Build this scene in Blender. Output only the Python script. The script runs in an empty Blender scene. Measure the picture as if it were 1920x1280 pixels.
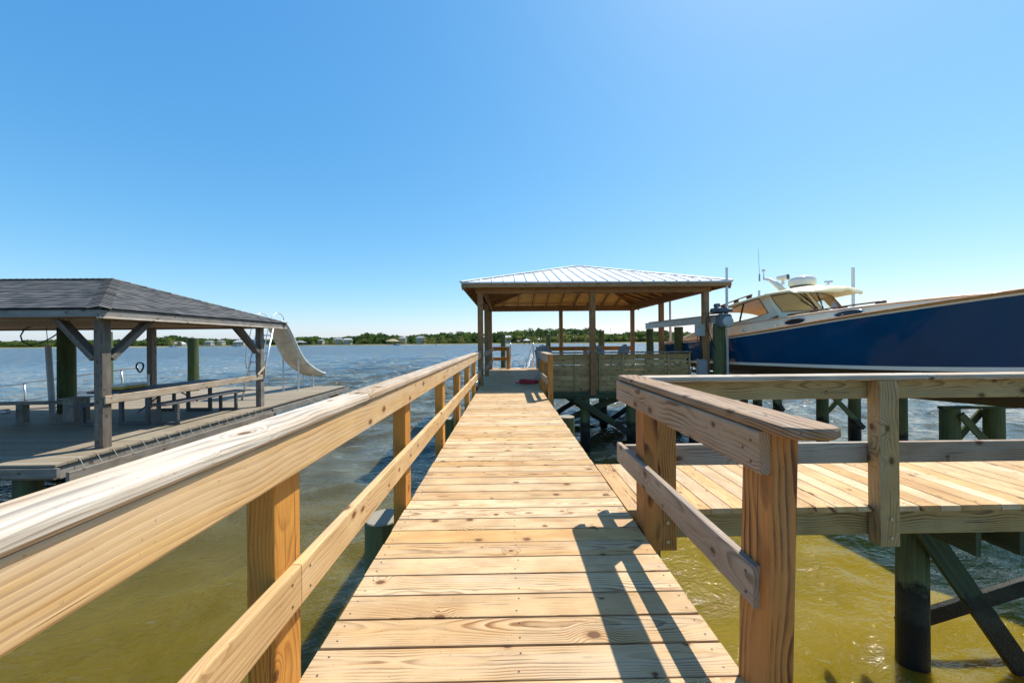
import bpy, bmesh, math, random
import numpy as np
from mathutils import Vector, Matrix, noise
random.seed(7)
R = math.radians
SC = bpy.context.scene
COL = SC.collection
# ------------------------------------------------------------------ camera, sky, sun, exposure
cam = bpy.data.cameras.new('camera'); cam.sensor_width = 36; cam.lens = 12.47
cam.clip_start = .05; cam.clip_end = 20000
co = bpy.data.objects.new('camera', cam); COL.objects.link(co); SC.camera = co
EYE = 2.95
yaw, roll = R(.775), R(.49)
co.matrix_world = Matrix.Translation((0, 0, EYE)) @ Matrix.Rotation(-yaw, 4, 'Z') @ Matrix.Rotation(R(90.04), 4, 'X') @ Matrix.Rotation(-roll, 4, 'Z')
SUN = Vector((.45, .40, 1.0)).normalized()
EL = math.asin(SUN.z); AZ = math.atan2(SUN.x, SUN.y)
W = bpy.data.worlds.new('World'); SC.world = W; W.use_nodes = True
nt = W.node_tree; nt.nodes.clear()
sky = nt.nodes.new('ShaderNodeTexSky'); sky.sky_type = 'NISHITA'; sky.sun_disc = False
sky.sun_elevation = EL; sky.sun_rotation = AZ
sky.air_density = 1.0; sky.dust_density = .5; sky.ozone_density = 6.0; sky.altitude = 0
sp_ = nt.nodes.new('ShaderNodeSeparateColor'); cb_ = nt.nodes.new('ShaderNodeCombineColor')
nt.links.new(sky.outputs[0], sp_.inputs[0])
for ch, (ga, am) in enumerate(((1.3, .88), (.80, .745), (.5, .76))):   # clear-day colour balance, the same everywhere
    pw = nt.nodes.new('ShaderNodeMath'); pw.operation = 'POWER'; pw.inputs[1].default_value = ga
    ml = nt.nodes.new('ShaderNodeMath'); ml.operation = 'MULTIPLY'; ml.inputs[1].default_value = am * .15 ** (ga - 1)
    nt.links.new(sp_.outputs[ch], pw.inputs[0]); nt.links.new(pw.outputs[0], ml.inputs[0]); nt.links.new(ml.outputs[0], cb_.inputs[ch])
bg = nt.nodes.new('ShaderNodeBackground'); bg.inputs['Strength'].default_value = .15
wo = nt.nodes.new('ShaderNodeOutputWorld')
nt.links.new(cb_.outputs[0], bg.inputs['Color']); nt.links.new(bg.outputs[0], wo.inputs[0])
sl = bpy.data.lights.new('sun', 'SUN'); sl.energy = 4.9; sl.angle = R(.5); sl.color = (1, .94, .84)
so = bpy.data.objects.new('sun', sl); COL.objects.link(so)
so.rotation_euler = (-SUN).to_track_quat('-Z', 'Y').to_euler()
SC.view_settings.view_transform = 'Standard'; SC.view_settings.look = 'None'
SC.view_settings.exposure = .52; SC.view_settings.gamma = 1
SC.render.engine = 'CYCLES'

# ------------------------------------------------------------------ mesh collector
class MB:
    def __init__(s): s.v = []; s.f = []; s.g = []; s.r = []; s.m = []; s.sm = []
    def add(s, vs, fs, gs=None, rnd=0, mat=0, smooth=False):
        o = len(s.v); s.v += [tuple(p) for p in vs]
        s.g += [tuple(p) for p in (gs if gs is not None else vs)]
        s.r += [rnd] * len(vs)
        for f in fs: s.f.append([i + o for i in f]); s.m.append(mat); s.sm.append(smooth)
    def prism(s, sec, p0, p1, right, up, g0=None, rnd=None, mat=0, smooth=False, p1scale=1, skew0=0, skew1=0):
        """sec: closed 2D outline (right, up); skew shifts the ends along the axis per unit of right"""
        p0 = Vector(p0); p1 = Vector(p1); ax = (p1 - p0); L = ax.length; ax = ax / L
        if g0 is None: g0 = (random.uniform(0, 90), random.uniform(-.12, .12), random.uniform(-.02, -.14))
        if rnd is None: rnd = random.random()
        n = len(sec); vs = []; gs = []
        for k, p in enumerate((p0, p1)):
            sc = p1scale if k else 1
            for a, b in sec:
                d = (skew1 if k else skew0) * a
                vs.append(p + right * a * sc + up * b * sc + ax * d); gs.append((g0[0] + k * L + d, g0[1] + a, g0[2] + b))
        fs = [[i, (i + 1) % n, n + (i + 1) % n, n + i] for i in range(n)]
        s.add(vs, fs, gs, rnd, mat, smooth)
        s.add(vs[:n], [list(range(n))[::-1]], gs[:n], rnd, mat); s.add(vs[n:], [list(range(n))], gs[n:], rnd, mat)
    def board(s, p0, p1, w, h, up=(0, 0, 1), c=.004, seg=1, **k):
        """w across (axis x up), h along up"""
        p0 = Vector(p0); p1 = Vector(p1); ax = (p1 - p0).normalized()
        rt = ax.cross(Vector(up))
        if rt.length < 1e-4: rt = ax.cross(Vector((0, 1, 0)))
        rt.normalize(); u = rt.cross(ax).normalized()
        s.prism(rrect(w, h, min(c, w * .3, h * .3), seg), p0, p1, rt, u, **k)
    def post(s, x0, x1, y0, y1, z0, z1, lean=(0, 0), **k):
        """vertical timber; lean = shift of the foot"""
        cx, cy = (x0 + x1) / 2, (y0 + y1) / 2
        s.prism(rrect(x1 - x0, y1 - y0, k.pop('c', .006), 2), (cx + lean[0], cy + lean[1], z0), (cx, cy, z1), Vector((1, 0, 0)), Vector((0, 1, 0)), g0=(random.uniform(0, 90), random.uniform(-.09, .09), random.uniform(-.09, .09)), **k)
    def box(s, x0, x1, y0, y1, z0, z1, mat=0):
        vs = [(x, y, z) for z in (z0, z1) for y in (y0, y1) for x in (x0, x1)]
        s.add(vs, [[0, 2, 3, 1], [4, 5, 7, 6], [0, 1, 5, 4], [1, 3, 7, 5], [3, 2, 6, 7], [2, 0, 4, 6]], None, random.random(), mat)
    def cyl(s, p0, p1, r0, r1=None, n=14, mat=0, caps=True, g0=None):
        r1 = r0 if r1 is None else r1
        p0 = Vector(p0); p1 = Vector(p1); ax = (p1 - p0).normalized()
        a = ax.cross(Vector((0, 0, 1)))
        if a.length < 1e-3: a = Vector((1, 0, 0))
        a.normalize(); b = ax.cross(a); L = (p1 - p0).length
        vs = []; gs = []; gx = random.uniform(0, 90)
        for k, (p, r) in enumerate(((p0, r0), (p1, r1))):
            for i in range(n):
                t = 2 * math.pi * i / n; c, d = math.cos(t) * r, math.sin(t) * r
                vs.append(p + a * c + b * d); gs.append((gx + k * L, c, d))
        rn = random.random()
        s.add(vs, [[i, (i + 1) % n, n + (i + 1) % n, n + i] for i in range(n)], gs, rn, mat, True)
        if caps:
            s.add(vs[:n], [list(range(n))[::-1]], gs[:n], rn, mat); s.add(vs[n:], [list(range(n))], gs[n:], rn, mat)
    def tube(s, pts, r, n=8, mat=0, closed=False):
        pts = [Vector(p) for p in pts]; m = len(pts); rings = []
        prev = None
        for i, p in enumerate(pts):
            if closed: t = pts[(i + 1) % m] - pts[i - 1]
            else: t = pts[min(i + 1, m - 1)] - pts[max(i - 1, 0)]
            t.normalize()
            if prev is None:
                a = t.cross(Vector((0, 0, 1)))
                if a.length < .05: a = t.cross(Vector((1, 0, 0)))
            else: a = prev - t * prev.dot(t)
            a.normalize(); prev = a; b = t.cross(a)
            rr = r[i] if isinstance(r, (list, tuple)) else r
            rings.append([p + (a * math.cos(2 * math.pi * k / n) + b * math.sin(2 * math.pi * k / n)) * rr for k in range(n)])
        vs = [q for g in rings for q in g]; fs = []
        for i in range(m if closed else m - 1):
            j = (i + 1) % m
            for k in range(n): fs.append([i * n + k, i * n + (k + 1) % n, j * n + (k + 1) % n, j * n + k])
        if not closed: fs += [list(range(n))[::-1], [(m - 1) * n + k for k in range(n)]]
        s.add(vs, fs, None, random.random(), mat, True)
    def grid(s, rows, mat=0, smooth=True, flip=False, gs=None, wrap=False):
        n = len(rows[0]); vs = [q for r in rows for q in r]; fs = []
        for i in range(len(rows) - 1):
            for k in range(n if wrap else n - 1):
                k2 = (k + 1) % n
                q = [i * n + k, i * n + k2, (i + 1) * n + k2, (i + 1) * n + k]
                fs.append(q[::-1] if flip else q)
        s.add(vs, fs, gs, random.random(), mat, smooth)
    def slab(s, poly, z0, z1, c=.006, mat=0, g=None, rnd=None):
        """poly: ccw plan outline"""
        def inset(d):
            out = []; n = len(poly)
            for i in range(n):
                p = Vector(poly[i]); a = (p - Vector(poly[i - 1])).normalized(); b = (Vector(poly[(i + 1) % n]) - p).normalized()
                na = Vector((-a.y, a.x)); nb = Vector((-b.y, b.x)); m = (na + nb); m /= max(.3, m.length_squared / 2)
                out.append(p + m * d)
            return out
        rings = []
        for d, z in ((c, z0), (0, z0 + c), (0, z1 - c), (c * .3, z1 - c * .3), (c, z1)):
            rings.append([Vector((q.x, q.y, z)) for q in inset(d)])
        n = len(poly); vs = [q for r in rings for q in r]
        go = (random.uniform(0, 90), random.uniform(-.1, .1), random.uniform(-.02, -.1))
        gf = g or (lambda q: (q.y, q.x, q.z))
        gs = [(gf(q)[0] + go[0], gf(q)[1] + go[1], gf(q)[2] + go[2]) for q in vs]
        fs = [[i * n + k, i * n + (k + 1) % n, (i + 1) * n + (k + 1) % n, (i + 1) * n + k] for i in range(4) for k in range(n)]
        fs += [list(range(n))[::-1], [4 * n + k for k in range(n)]]
        s.add(vs, fs, gs, random.random() if rnd is None else rnd, mat)
    def build(s, name, mats, parent=None, loc=None):
        me = bpy.data.meshes.new(name)
        o = bpy.data.objects.new(name, me)
        off = Vector((0, 0, 0))
        if parent is not None: off = world_loc(parent)
        elif loc is not None: off = Vector(loc); o.location = off
        me.from_pydata([(v[0] - off.x, v[1] - off.y, v[2] - off.z) for v in s.v], [], s.f)
        if not isinstance(mats, (list, tuple)): mats = [mats]
        for m in mats: me.materials.append(m)
        me.polygons.foreach_set('material_index', s.m); me.polygons.foreach_set('use_smooth', s.sm)
        a = me.attributes.new('gco', 'FLOAT_VECTOR', 'POINT'); a.data.foreach_set('vector', [c for g in s.g for c in g])
        a = me.attributes.new('rnd', 'FLOAT', 'POINT'); a.data.foreach_set('value', s.r)
        me.update()
        COL.objects.link(o)
        if parent is not None: o.parent = parent
        return o
def world_loc(o):
    v = Vector(o.location)
    while o.parent: o = o.parent; v += o.location
    return v
def rrect(w, h, c, seg=1):
    pts = []
    for sx, sy, a0 in ((1, -1, -90), (1, 1, 0), (-1, 1, 90), (-1, -1, 180)):
        for k in range(seg + 1):
            t = R(a0 + 90 * k / seg)
            pts.append((sx * (w / 2 - c) + c * math.cos(t), sy * (h / 2 - c) + c * math.sin(t)))
    return pts
def thing(name, label, cat, loc=(0, 0, 0), group=None):
    o = bpy.data.objects.new(name, None); o.empty_display_size = .2; COL.objects.link(o); o.location = loc
    return tag(o, label, cat, group)
def tag(o, label=None, cat=None, group=None, kind=None):
    if label: o['label'] = label
    if cat: o['category'] = cat
    if group: o['group'] = group
    if kind: o['kind'] = kind
    return o

# ------------------------------------------------------------------ materials
class NT:
    def __init__(s, name):
        s.mat = bpy.data.materials.new(name); s.mat.use_nodes = True; s.t = s.mat.node_tree; s.t.nodes.clear()
        s.out = s.t.nodes.new('ShaderNodeOutputMaterial'); s.b = s.t.nodes.new('ShaderNodeBsdfPrincipled')
        s.t.links.new(s.b.outputs[0], s.out.inputs[0])
    def n(s, typ, **k):
        nd = s.t.nodes.new('ShaderNode' + typ)
        for a, b in k.items(): setattr(nd, a, b)
        return nd
    def put(s, sock, v):
        if isinstance(v, bpy.types.NodeSocket): s.t.links.new(v, sock)
        elif v is not None:
            if isinstance(v, (tuple, list)) and len(v) == 3 and sock.type == 'RGBA': v = (*v, 1)
            sock.default_value = v
    def math(s, op, a, b=None, c=None, clamp=False):
        nd = s.n('Math', operation=op, use_clamp=clamp)
        s.put(nd.inputs[0], a); s.put(nd.inputs[1], b)
        if c is not None: s.put(nd.inputs[2], c)
        return nd.outputs[0]
    def vm(s, op, a, b=None):
        nd = s.n('VectorMath', operation=op); s.put(nd.inputs[0], a)
        if b is not None: s.put(nd.inputs[1], b)
        return nd.outputs[1] if op in ('LENGTH', 'DISTANCE') else nd.outputs[0]
    def noise(s, vec, scale, detail=3, rough=.5, dist=0, dim='3D'):
        nd = s.n('TexNoise', noise_dimensions=dim); s.put(nd.inputs['Vector'], vec)
        nd.inputs['Scale'].default_value = scale; nd.inputs['Detail'].default_value = detail
        nd.inputs['Roughness'].default_value = rough; nd.inputs['Distortion'].default_value = dist
        return nd.outputs['Fac'] if 'Fac' in nd.outputs else nd.outputs[0]
    def ramp(s, fac, stops, interp='LINEAR'):
        nd = s.n('ValToRGB'); cr = nd.color_ramp; cr.interpolation = interp
        while len(cr.elements) < len(stops): cr.elements.new(.5)
        for e, (p, c) in zip(cr.elements, stops):
            e.position = p; e.color = (*c, 1) if isinstance(c, (tuple, list)) else (c, c, c, 1)
        s.put(nd.inputs[0], fac); return nd.outputs[0]
    def mix(s, fac, a, b, mode='MIX'):
        nd = s.n('Mix', data_type='RGBA', blend_type=mode); s.put(nd.inputs[0], fac); s.put(nd.inputs[6], a); s.put(nd.inputs[7], b)
        return nd.outputs[2]
    def attr(s, name):
        nd = s.n('Attribute', attribute_name=name); return nd
    def sep(s, v):
        nd = s.n('SeparateXYZ'); s.put(nd.inputs[0], v); return nd.outputs
    def comb(s, x, y, z):
        nd = s.n('CombineXYZ'); s.put(nd.inputs[0], x); s.put(nd.inputs[1], y); s.put(nd.inputs[2], z); return nd.outputs[0]
    def mrange(s, v, a, b, c=0, d=1, typ='LINEAR'):
        nd = s.n('MapRange', interpolation_type=typ); s.put(nd.inputs[0], v)
        for i, q in enumerate((a, b, c, d)): nd.inputs[1 + i].default_value = q
        return nd.outputs[0]
    def bump(s, h, strength=.3, dist=.01, normal=None):
        nd = s.n('Bump'); nd.inputs['Strength'].default_value = strength; nd.inputs['Distance'].default_value = dist
        s.put(nd.inputs['Height'], h)
        if normal is not None: s.put(nd.inputs['Normal'], normal)
        return nd.outputs[0]
    def done(s, color=None, rough=.6, normal=None, spec=.5, **k):
        s.put(s.b.inputs['Base Color'], color); s.put(s.b.inputs['Roughness'], rough)
        if normal is not None: s.put(s.b.inputs['Normal'], normal)
        s.put(s.b.inputs['Specular IOR Level'], spec)
        for a, b in k.items(): s.put(s.b.inputs[a.replace('_', ' ')], b)
        return s.mat

def wood(name, light, mid, dark, knot=(.11, .045, .018), grey=(.4, .39, .37), grey_amt=.3, ring=95, rough=.62, contrast=1.0, knots=.5, bumpd=.0015, wander=.05):
    m = NT(name)
    g = m.attr('gco').outputs['Vector']; rnd = m.attr('rnd').outputs['Fac']
    x, y, z = m.sep(g)
    # knots: cells in the board's own face plane, some of them occupied
    kv = m.comb(m.math('MULTIPLY', x, 4.2), m.math('MULTIPLY', m.math('ADD', y, z), 6.5), m.math('MULTIPLY', rnd, 40))
    vo = m.n('TexVoronoi', voronoi_dimensions='2D', feature='F1'); m.put(vo.inputs['Vector'], kv); vo.inputs['Scale'].default_value = 1
    vo.inputs['Randomness'].default_value = 1
    d = vo.outputs['Distance']; cr = m.sep(vo.outputs['Color'])[0]; cs = m.sep(vo.outputs['Color'])[1]
    has = m.math('LESS_THAN', cr, knots)
    wob = m.noise(g, 60, 2)
    dd = m.math('ADD', d, m.math('MULTIPLY', m.math('SUBTRACT', wob, .5), .05))
    size = m.math('ADD', m.math('MULTIPLY', cs, .085), .035)
    q = m.math('DIVIDE', dd, size)
    kn = m.math('MULTIPLY', m.mrange(q, .75, 1.15, 1, 0, 'SMOOTHSTEP'), has)
    pull = m.math('MULTIPLY', m.mrange(q, .6, 5.0, 1, 0, 'SMOOTHERSTEP'), has)
    halo = m.math('MULTIPLY', m.mrange(q, .9, 2.2, 1, 0, 'SMOOTHSTEP'), has)
    # solid growth rings
    lowx = m.comb(m.math('MULTIPLY', x, 1.1), m.math('MULTIPLY', y, 2.0), m.math('MULTIPLY', z, 2.0))
    n1 = m.noise(lowx, 1.3, 2, .45)
    lowb = m.comb(m.math('MULTIPLY', x, 5), m.math('MULTIPLY', y, 9), m.math('MULTIPLY', z, 9))
    n2 = m.noise(lowb, 1.0, 2, .5)
    r = m.vm('LENGTH', m.comb(0, y, z))
    r = m.math('ADD', r, m.math('MULTIPLY', n1, wander * 2.2))
    r = m.math('ADD', r, m.math('MULTIPLY', n2, .010))
    r = m.math('ADD', r, m.math('MULTIPLY', pull, .028))
    ph = m.math('FRACT', m.math('MULTIPLY', r, ring))
    ringc = m.ramp(ph, [(0, 0), (.45, .18), (.82, 1), (.93, .75), (1, 0)])
    strength = m.mrange(m.noise(lowb, .8, 3), .36, .62, .12, 1.0)
    fib = m.noise(m.comb(m.math('MULTIPLY', x, 6), m.math('MULTIPLY', y, 260), m.math('MULTIPLY', z, 260)), 1, 3, .6)
    blot = m.noise(m.comb(m.math('MULTIPLY', x, 1.5), m.math('MULTIPLY', y, 12), m.math('MULTIPLY', z, 12)), 1, 3, .6)
    base = m.mix(m.mrange(m.math('ADD', m.math('MULTIPLY', rnd, .85), m.math('MULTIPLY', blot, .5)), .40, 1.05), light, mid)
    rf = m.math('MULTIPLY', m.math('MULTIPLY', ringc, strength), .95 * contrast, clamp=True)
    col = m.mix(rf, base, dark)
    col = m.mix(m.math('MULTIPLY', m.mrange(fib, .35, .75), .38), col, m.mix(.5, dark, (.1, .08, .06)))
    gm = m.noise(m.comb(m.math('MULTIPLY', x, 1.2), m.math('MULTIPLY', y, 16), m.math('MULTIPLY', z, 16)), 1, 4, .65)
    gf = m.mrange(m.math('ADD', gm, m.math('MULTIPLY', m.math('FRACT', m.math('MULTIPLY', rnd, 7.3)), .25)), .78 - grey_amt * .55, 1.05 - grey_amt * .4)
    col = m.mix(m.math('MULTIPLY', gf, min(1, .35 + grey_amt)), col, m.mix(rf, grey, tuple(c * .55 for c in grey)))
    st1 = m.noise(m.comb(m.math('MULTIPLY', x, 2.6), m.math('MULTIPLY', y, 5), m.math('MULTIPLY', z, 5)), 1, 5, .68)
    col = m.mix(m.math('MULTIPLY', m.mrange(st1, .50, .72), .42), col, m.mix(.45, mid, dark))
    spk = m.noise(g, 75, 2, .6)
    col = m.mix(m.math('MULTIPLY', m.mrange(spk, .68, .74), .5), col, (.09, .055, .03))
    col = m.mix(m.math('MULTIPLY', halo, .45), col, dark)
    kr = m.math('FRACT', m.math('MULTIPLY', q, 2.6))
    col = m.mix(m.math('MULTIPLY', kn, .95), col, m.mix(m.math('MULTIPLY', kr, .45), knot, dark))
    # drying checks
    ck = m.noise(m.comb(m.math('MULTIPLY', x, 1.8), m.math('MULTIPLY', y, 90), m.math('MULTIPLY', z, 90)), 1, 1, .4)
    ckm = m.mrange(ck, .73, .76)
    col = m.mix(m.math('MULTIPLY', ckm, .75), col, (.05, .035, .025))
    col = m.mix(1.0, col, m.mix(m.math('FRACT', m.math('MULTIPLY', rnd, 13.7)), (.80, .765, .73), (1.02, 1.02, 1.02)), 'MULTIPLY')
    h = m.math('SUBTRACT', m.math('ADD', m.math('MULTIPLY', ringc, .6), m.math('MULTIPLY', fib, .5)), m.math('MULTIPLY', ckm, 3))
    return m.done(col, rough, m.bump(h, .45, bumpd), spec=.3)

M = {}
M['deck'] = wood('pine_decking', (.75, .57, .34), (.67, .40, .145), (.25, .11, .03), grey=(.58, .48, .35), grey_amt=.32, ring=125, contrast=1.15, knots=.42, wander=.035)
M['rail'] = wood('pine_rail', (.74, .56, .34), (.64, .41, .17), (.30, .135, .045), grey=(.62, .49, .35), grey_amt=.35, ring=70, contrast=.62, wander=.03, knots=.75)
M['cap'] = wood('bleached_cap', (.64, .52, .38), (.58, .43, .28), (.27, .17, .09), grey=(.60, .56, .49), grey_amt=.62, ring=90, contrast=1.3, wander=.035, rough=.85)
M['post'] = wood('treated_post', (.68, .35, .08), (.60, .26, .04), (.27, .095, .012), grey=(.36, .33, .26), grey_amt=.08, ring=85, knots=.25, contrast=.9)
M['postolive'] = wood('olive_post', (.56, .37, .16), (.48, .29, .10), (.22, .12, .04), grey=(.42, .35, .22), grey_amt=.3, ring=75, knots=.4)
M['postbrown'] = wood('brown_post', (.60, .28, .075), (.46, .185, .045), (.12, .035, .01), grey=(.36, .27, .17), grey_amt=.12, ring=62, knots=.3, contrast=1.3)
M['railbrown'] = wood('weathered_rail', (.48, .335, .20), (.38, .235, .12), (.14, .07, .035), grey=(.42, .37, .31), grey_amt=.4, ring=95, contrast=1.2)
M['railgrey'] = wood('silvered_rail', (.46, .34, .235), (.38, .265, .17), (.14, .09, .055), grey=(.42, .37, .31), grey_amt=.5, ring=90, contrast=1.2)
M['olive'] = wood('olive_board', (.54, .39, .17), (.44, .29, .11), (.18, .11, .04), grey=(.38, .34, .21), grey_amt=.35, ring=80)
M['panel'] = wood('panel_board', (.66, .48, .22), (.48, .32, .12), (.14, .08, .03), grey=(.34, .30, .17), grey_amt=.3, contrast=1.2, ring=70)
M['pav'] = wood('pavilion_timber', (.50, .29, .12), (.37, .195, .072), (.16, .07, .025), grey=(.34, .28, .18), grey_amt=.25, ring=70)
M['ply'] = wood('roof_sheathing', (.92, .62, .22), (.85, .50, .13), (.46, .22, .05), grey=(.6, .5, .3), grey_amt=.1, ring=35, contrast=.6, knots=.3, wander=.12)
M['greywood'] = wood('grey_timber', (.30, .255, .20), (.21, .175, .14), (.06, .048, .036), grey=(.28, .27, .25), grey_amt=.6, ring=95, contrast=1.3)
M['darkgrey'] = wood('dark_weathered_timber', (.20, .17, .14), (.15, .125, .10), (.05, .04, .03), grey=(.20, .19, .175), grey_amt=.5, ring=90, contrast=1.2)
M['greydeck'] = wood('composite_deck', (.33, .275, .195), (.29, .235, .16), (.20, .16, .11), grey=(.29, .26, .205), grey_amt=.5, ring=60, contrast=.4, knots=0, bumpd=.0006)
M['greendeck'] = wood('grey_green_timber', (.14, .15, .09), (.11, .12, .07), (.045, .05, .03), grey=(.13, .15, .11), grey_amt=.4, ring=80)

def mat_pile(name='piling_bark', top=(.105, .125, .055), tide=True):
    m = NT(name)
    g = m.attr('gco').outputs['Vector']; x, y, z = m.sep(g)
    st = m.noise(m.comb(m.math('MULTIPLY', x, 1.1), m.math('MULTIPLY', y, 26), m.math('MULTIPLY', z, 26)), 1, 4, .6)
    bl = m.noise(m.comb(m.math('MULTIPLY', x, 2.5), m.math('MULTIPLY', y, 6), m.math('MULTIPLY', z, 6)), 1, 3)
    col = m.ramp(m.math('ADD', m.math('MULTIPLY', st, .7), m.math('MULTIPLY', bl, .4)), [(.3, tuple(c * .38 for c in top)), (.55, top), (.78, (top[0] * 1.5, top[1] * 1.35, top[2] * 1.3))])
    pz = m.sep(m.n('NewGeometry').outputs['Position'])[2]
    wob = m.noise(m.n('NewGeometry').outputs['Position'], 9, 4, .7)
    wz = m.math('ADD', pz, m.math('MULTIPLY', m.math('SUBTRACT', wob, .5), .42))
    col = m.mix(m.mrange(wz, .68, .76, 1, 0), col, (.018, .02, .015))
    col = m.mix(m.math('MULTIPLY', m.mrange(wz, .42, .52, 0, 1), m.mrange(wz, .52, .64, .8, 0)), col, (.045, .045, .03))
    col = m.mix(m.mrange(wz, .36, .44, 1, 0), col, (.010, .010, .008))
    rough = m.mrange(pz, .5, .9, .4, .85)
    sh = m.noise(m.n('NewGeometry').outputs['Position'], 55, 3, .7)
    hh = m.math('ADD', m.math('MULTIPLY', st, .6), m.math('MULTIPLY', m.math('MULTIPLY', sh, m.mrange(pz, .5, .75, 1, 0)), 5))
    return m.done(col, rough, m.bump(hh, .7, .006), spec=.25)
M['pile'] = mat_pile()
M['brace'] = mat_pile('green_brace', (.055, .075, .04))
M['pilegreen'] = mat_pile('mossy_piling', (.065, .09, .035))
def mat_endgrain():
    m = NT('piling_top'); g = m.attr('gco').outputs['Vector']; x, y, z = m.sep(g)
    r = m.math('ADD', m.vm('LENGTH', m.comb(0, y, z)), m.math('MULTIPLY', m.noise(g, 12, 3), .02))
    ph = m.math('FRACT', m.math('MULTIPLY', r, 130))
    col = m.mix(m.math('MULTIPLY', ph, .5), (.30, .26, .19), (.14, .12, .085))
    n = m.noise(g, 22, 4); col = m.mix(m.mrange(n, .5, .65), col, (.22, .21, .18))
    return m.done(col, .8)
M['endgrain'] = mat_endgrain()
def plain(name, col, rough=.5, metal=0, var=.12, scale=6, bump=0, spec=.5, coat=0):
    m = NT(name); tc = m.n('TexCoord').outputs['Object']
    n = m.noise(tc, scale, 4, .6)
    c = m.mix(m.math('MULTIPLY', m.mrange(n, .3, .7), 1), tuple(max(0, q * (1 - var)) for q in col), tuple(min(1, q * (1 + var)) for q in col))
    nm = m.bump(m.noise(tc, scale * 12, 3), .4, bump) if bump else None
    r = m.mrange(n, .3, .7, rough * .85, min(1, rough * 1.15))
    return m.done(c, r, nm, spec, Metallic=metal, Coat_Weight=coat)
M['screw'] = plain('screw_steel', (.10, .085, .07), .5, .6)
M['bolt'] = plain('galvanised_bolt', (.45, .45, .45), .4, .9)
M['alu'] = plain('aluminium', (.62, .63, .64), .35, .7, .08)
M['galv'] = plain('galvanised_steel', (.52, .55, .57), .45, .5, .12)
M['pvc'] = plain('pvc_pipe', (.66, .68, .70), .35, 0, .05)
M['pvcdark'] = plain('grey_pipe', (.30, .32, .34), .4, 0, .08)
M['black'] = plain('black_rubber', (.02, .02, .022), .5, 0, .2)
M['hose'] = plain('red_hose', (.42, .02, .03), .4, 0, .2)
M['white'] = plain('white_gelcoat', (.78, .74, .64), .25, 0, .04, 3, coat=.3)
M['cream'] = plain('cream_gelcoat', (.78, .68, .48), .22, 0, .04, 2, coat=.4)
M['creamroof'] = plain('cream_roof', (.82, .70, .40), .3, 0, .04, 2, coat=.2)
M['teak'] = plain('varnished_teak', (.52, .22, .06), .3, 0, .25, 14, coat=.4)
M['teakdark'] = plain('dark_teak', (.14, .045, .02), .35, 0, .25, 14)
M['navy'] = plain('navy_gelcoat', (.003, .055, .15), .10, 0, .12, 1.5, spec=.28, coat=.12)
M['bottom'] = plain('bottom_paint', (.06, .045, .035), .75, 0, .25, 5)
M['darkwin'] = plain('smoked_port', (.02, .022, .025), .12, 0, .1)
M['steel'] = plain('stainless', (.6, .6, .6), .2, 1, .05)
M['slide'] = plain('gelcoat_slide', (.50, .47, .38), .35, 0, .22, 3)
M['slidewhite'] = plain('slide_lip', (.72, .71, .64), .35, 0, .08, 3)
M['yellow'] = plain('yellow_plastic', (.62, .38, .05), .4, 0, .1)
M['boxwhite'] = plain('white_plastic', (.72, .72, .66), .4, 0, .06)
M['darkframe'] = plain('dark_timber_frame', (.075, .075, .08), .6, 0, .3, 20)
M['boxgrey'] = plain('grey_enclosure', (.40, .45, .43), .45, 0, .06)
M['rope'] = plain('pale_rope', (.33, .31, .26), .8, 0, .2, 60)
M['chair'] = plain('blue_grey_paint', (.27, .31, .33), .55, 0, .12, 10)
def mat_metalroof():
    m = NT('white_metal_roof'); tc = m.n('TexCoord').outputs['Object']
    n = m.noise(tc, 1.7, 4, .6)
    return m.done(m.mix(m.mrange(n, .35, .7), (.66, .68, .69), (.80, .80, .79)), m.mrange(n, .3, .7, .28, .42), spec=.5, Metallic=.15)
M['metalroof'] = mat_metalroof()
def mat_shingle():
    m = NT('asphalt_shingle'); g = m.attr('gco').outputs['Vector']
    x, y, z = m.sep(g)
    row = m.math('FLOOR', m.math('ADD', m.math('DIVIDE', y, .135), .001))
    off = m.n('TexWhiteNoise', noise_dimensions='1D'); m.put(off.inputs['W'], row)
    cx_ = m.math('FLOOR', m.math('ADD', m.math('DIVIDE', x, .17), m.math('MULTIPLY', off.outputs['Value'], 3)))
    wn = m.n('TexWhiteNoise', noise_dimensions='2D'); m.put(wn.inputs['Vector'], m.comb(cx_, row, 0))
    gr = m.noise(g, 240, 2, .7); bl = m.noise(g, 1.6, 3)
    t = m.math('ADD', m.math('MULTIPLY', wn.outputs['Value'], .65), m.math('MULTIPLY', gr, .35))
    col = m.ramp(t, [(.15, (.042, .045, .050)), (.5, (.085, .085, .088)), (.9, (.15, .145, .14))])
    col = m.mix(m.math('MULTIPLY', m.mrange(bl, .45, .7), .4), col, (.13, .135, .115))
    fx = m.math('FRACT', m.math('ADD', m.math('DIVIDE', x, .17), m.math('MULTIPLY', off.outputs['Value'], 3)))
    joint = m.math('LESS_THAN', fx, .05)
    col = m.mix(m.math('MULTIPLY', joint, .7), col, (.02, .02, .02))
    return m.done(col, .85, m.bump(m.math('ADD', gr, m.math('MULTIPLY', wn.outputs['Value'], 1.5)), .5, .003), spec=.2)
M['shingle'] = mat_shingle()
def mat_glass():
    m = NT('cabin_glass')
    tr = m.n('BsdfTransparent'); tr.inputs[0].default_value = (.88, .93, .93, 1)
    gl = m.n('BsdfGlossy'); gl.inputs['Roughness'].default_value = .02
    fr = m.n('Fresnel'); fr.inputs[0].default_value = 1.45
    mx = m.n('MixShader'); m.put(mx.inputs[0], fr.outputs[0]); m.put(mx.inputs[1], tr.outputs[0]); m.put(mx.inputs[2], gl.outputs[0])
    m.t.links.new(mx.outputs[0], m.out.inputs[0]); return m.mat
M['glass'] = mat_glass()
SSS = .9
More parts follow.
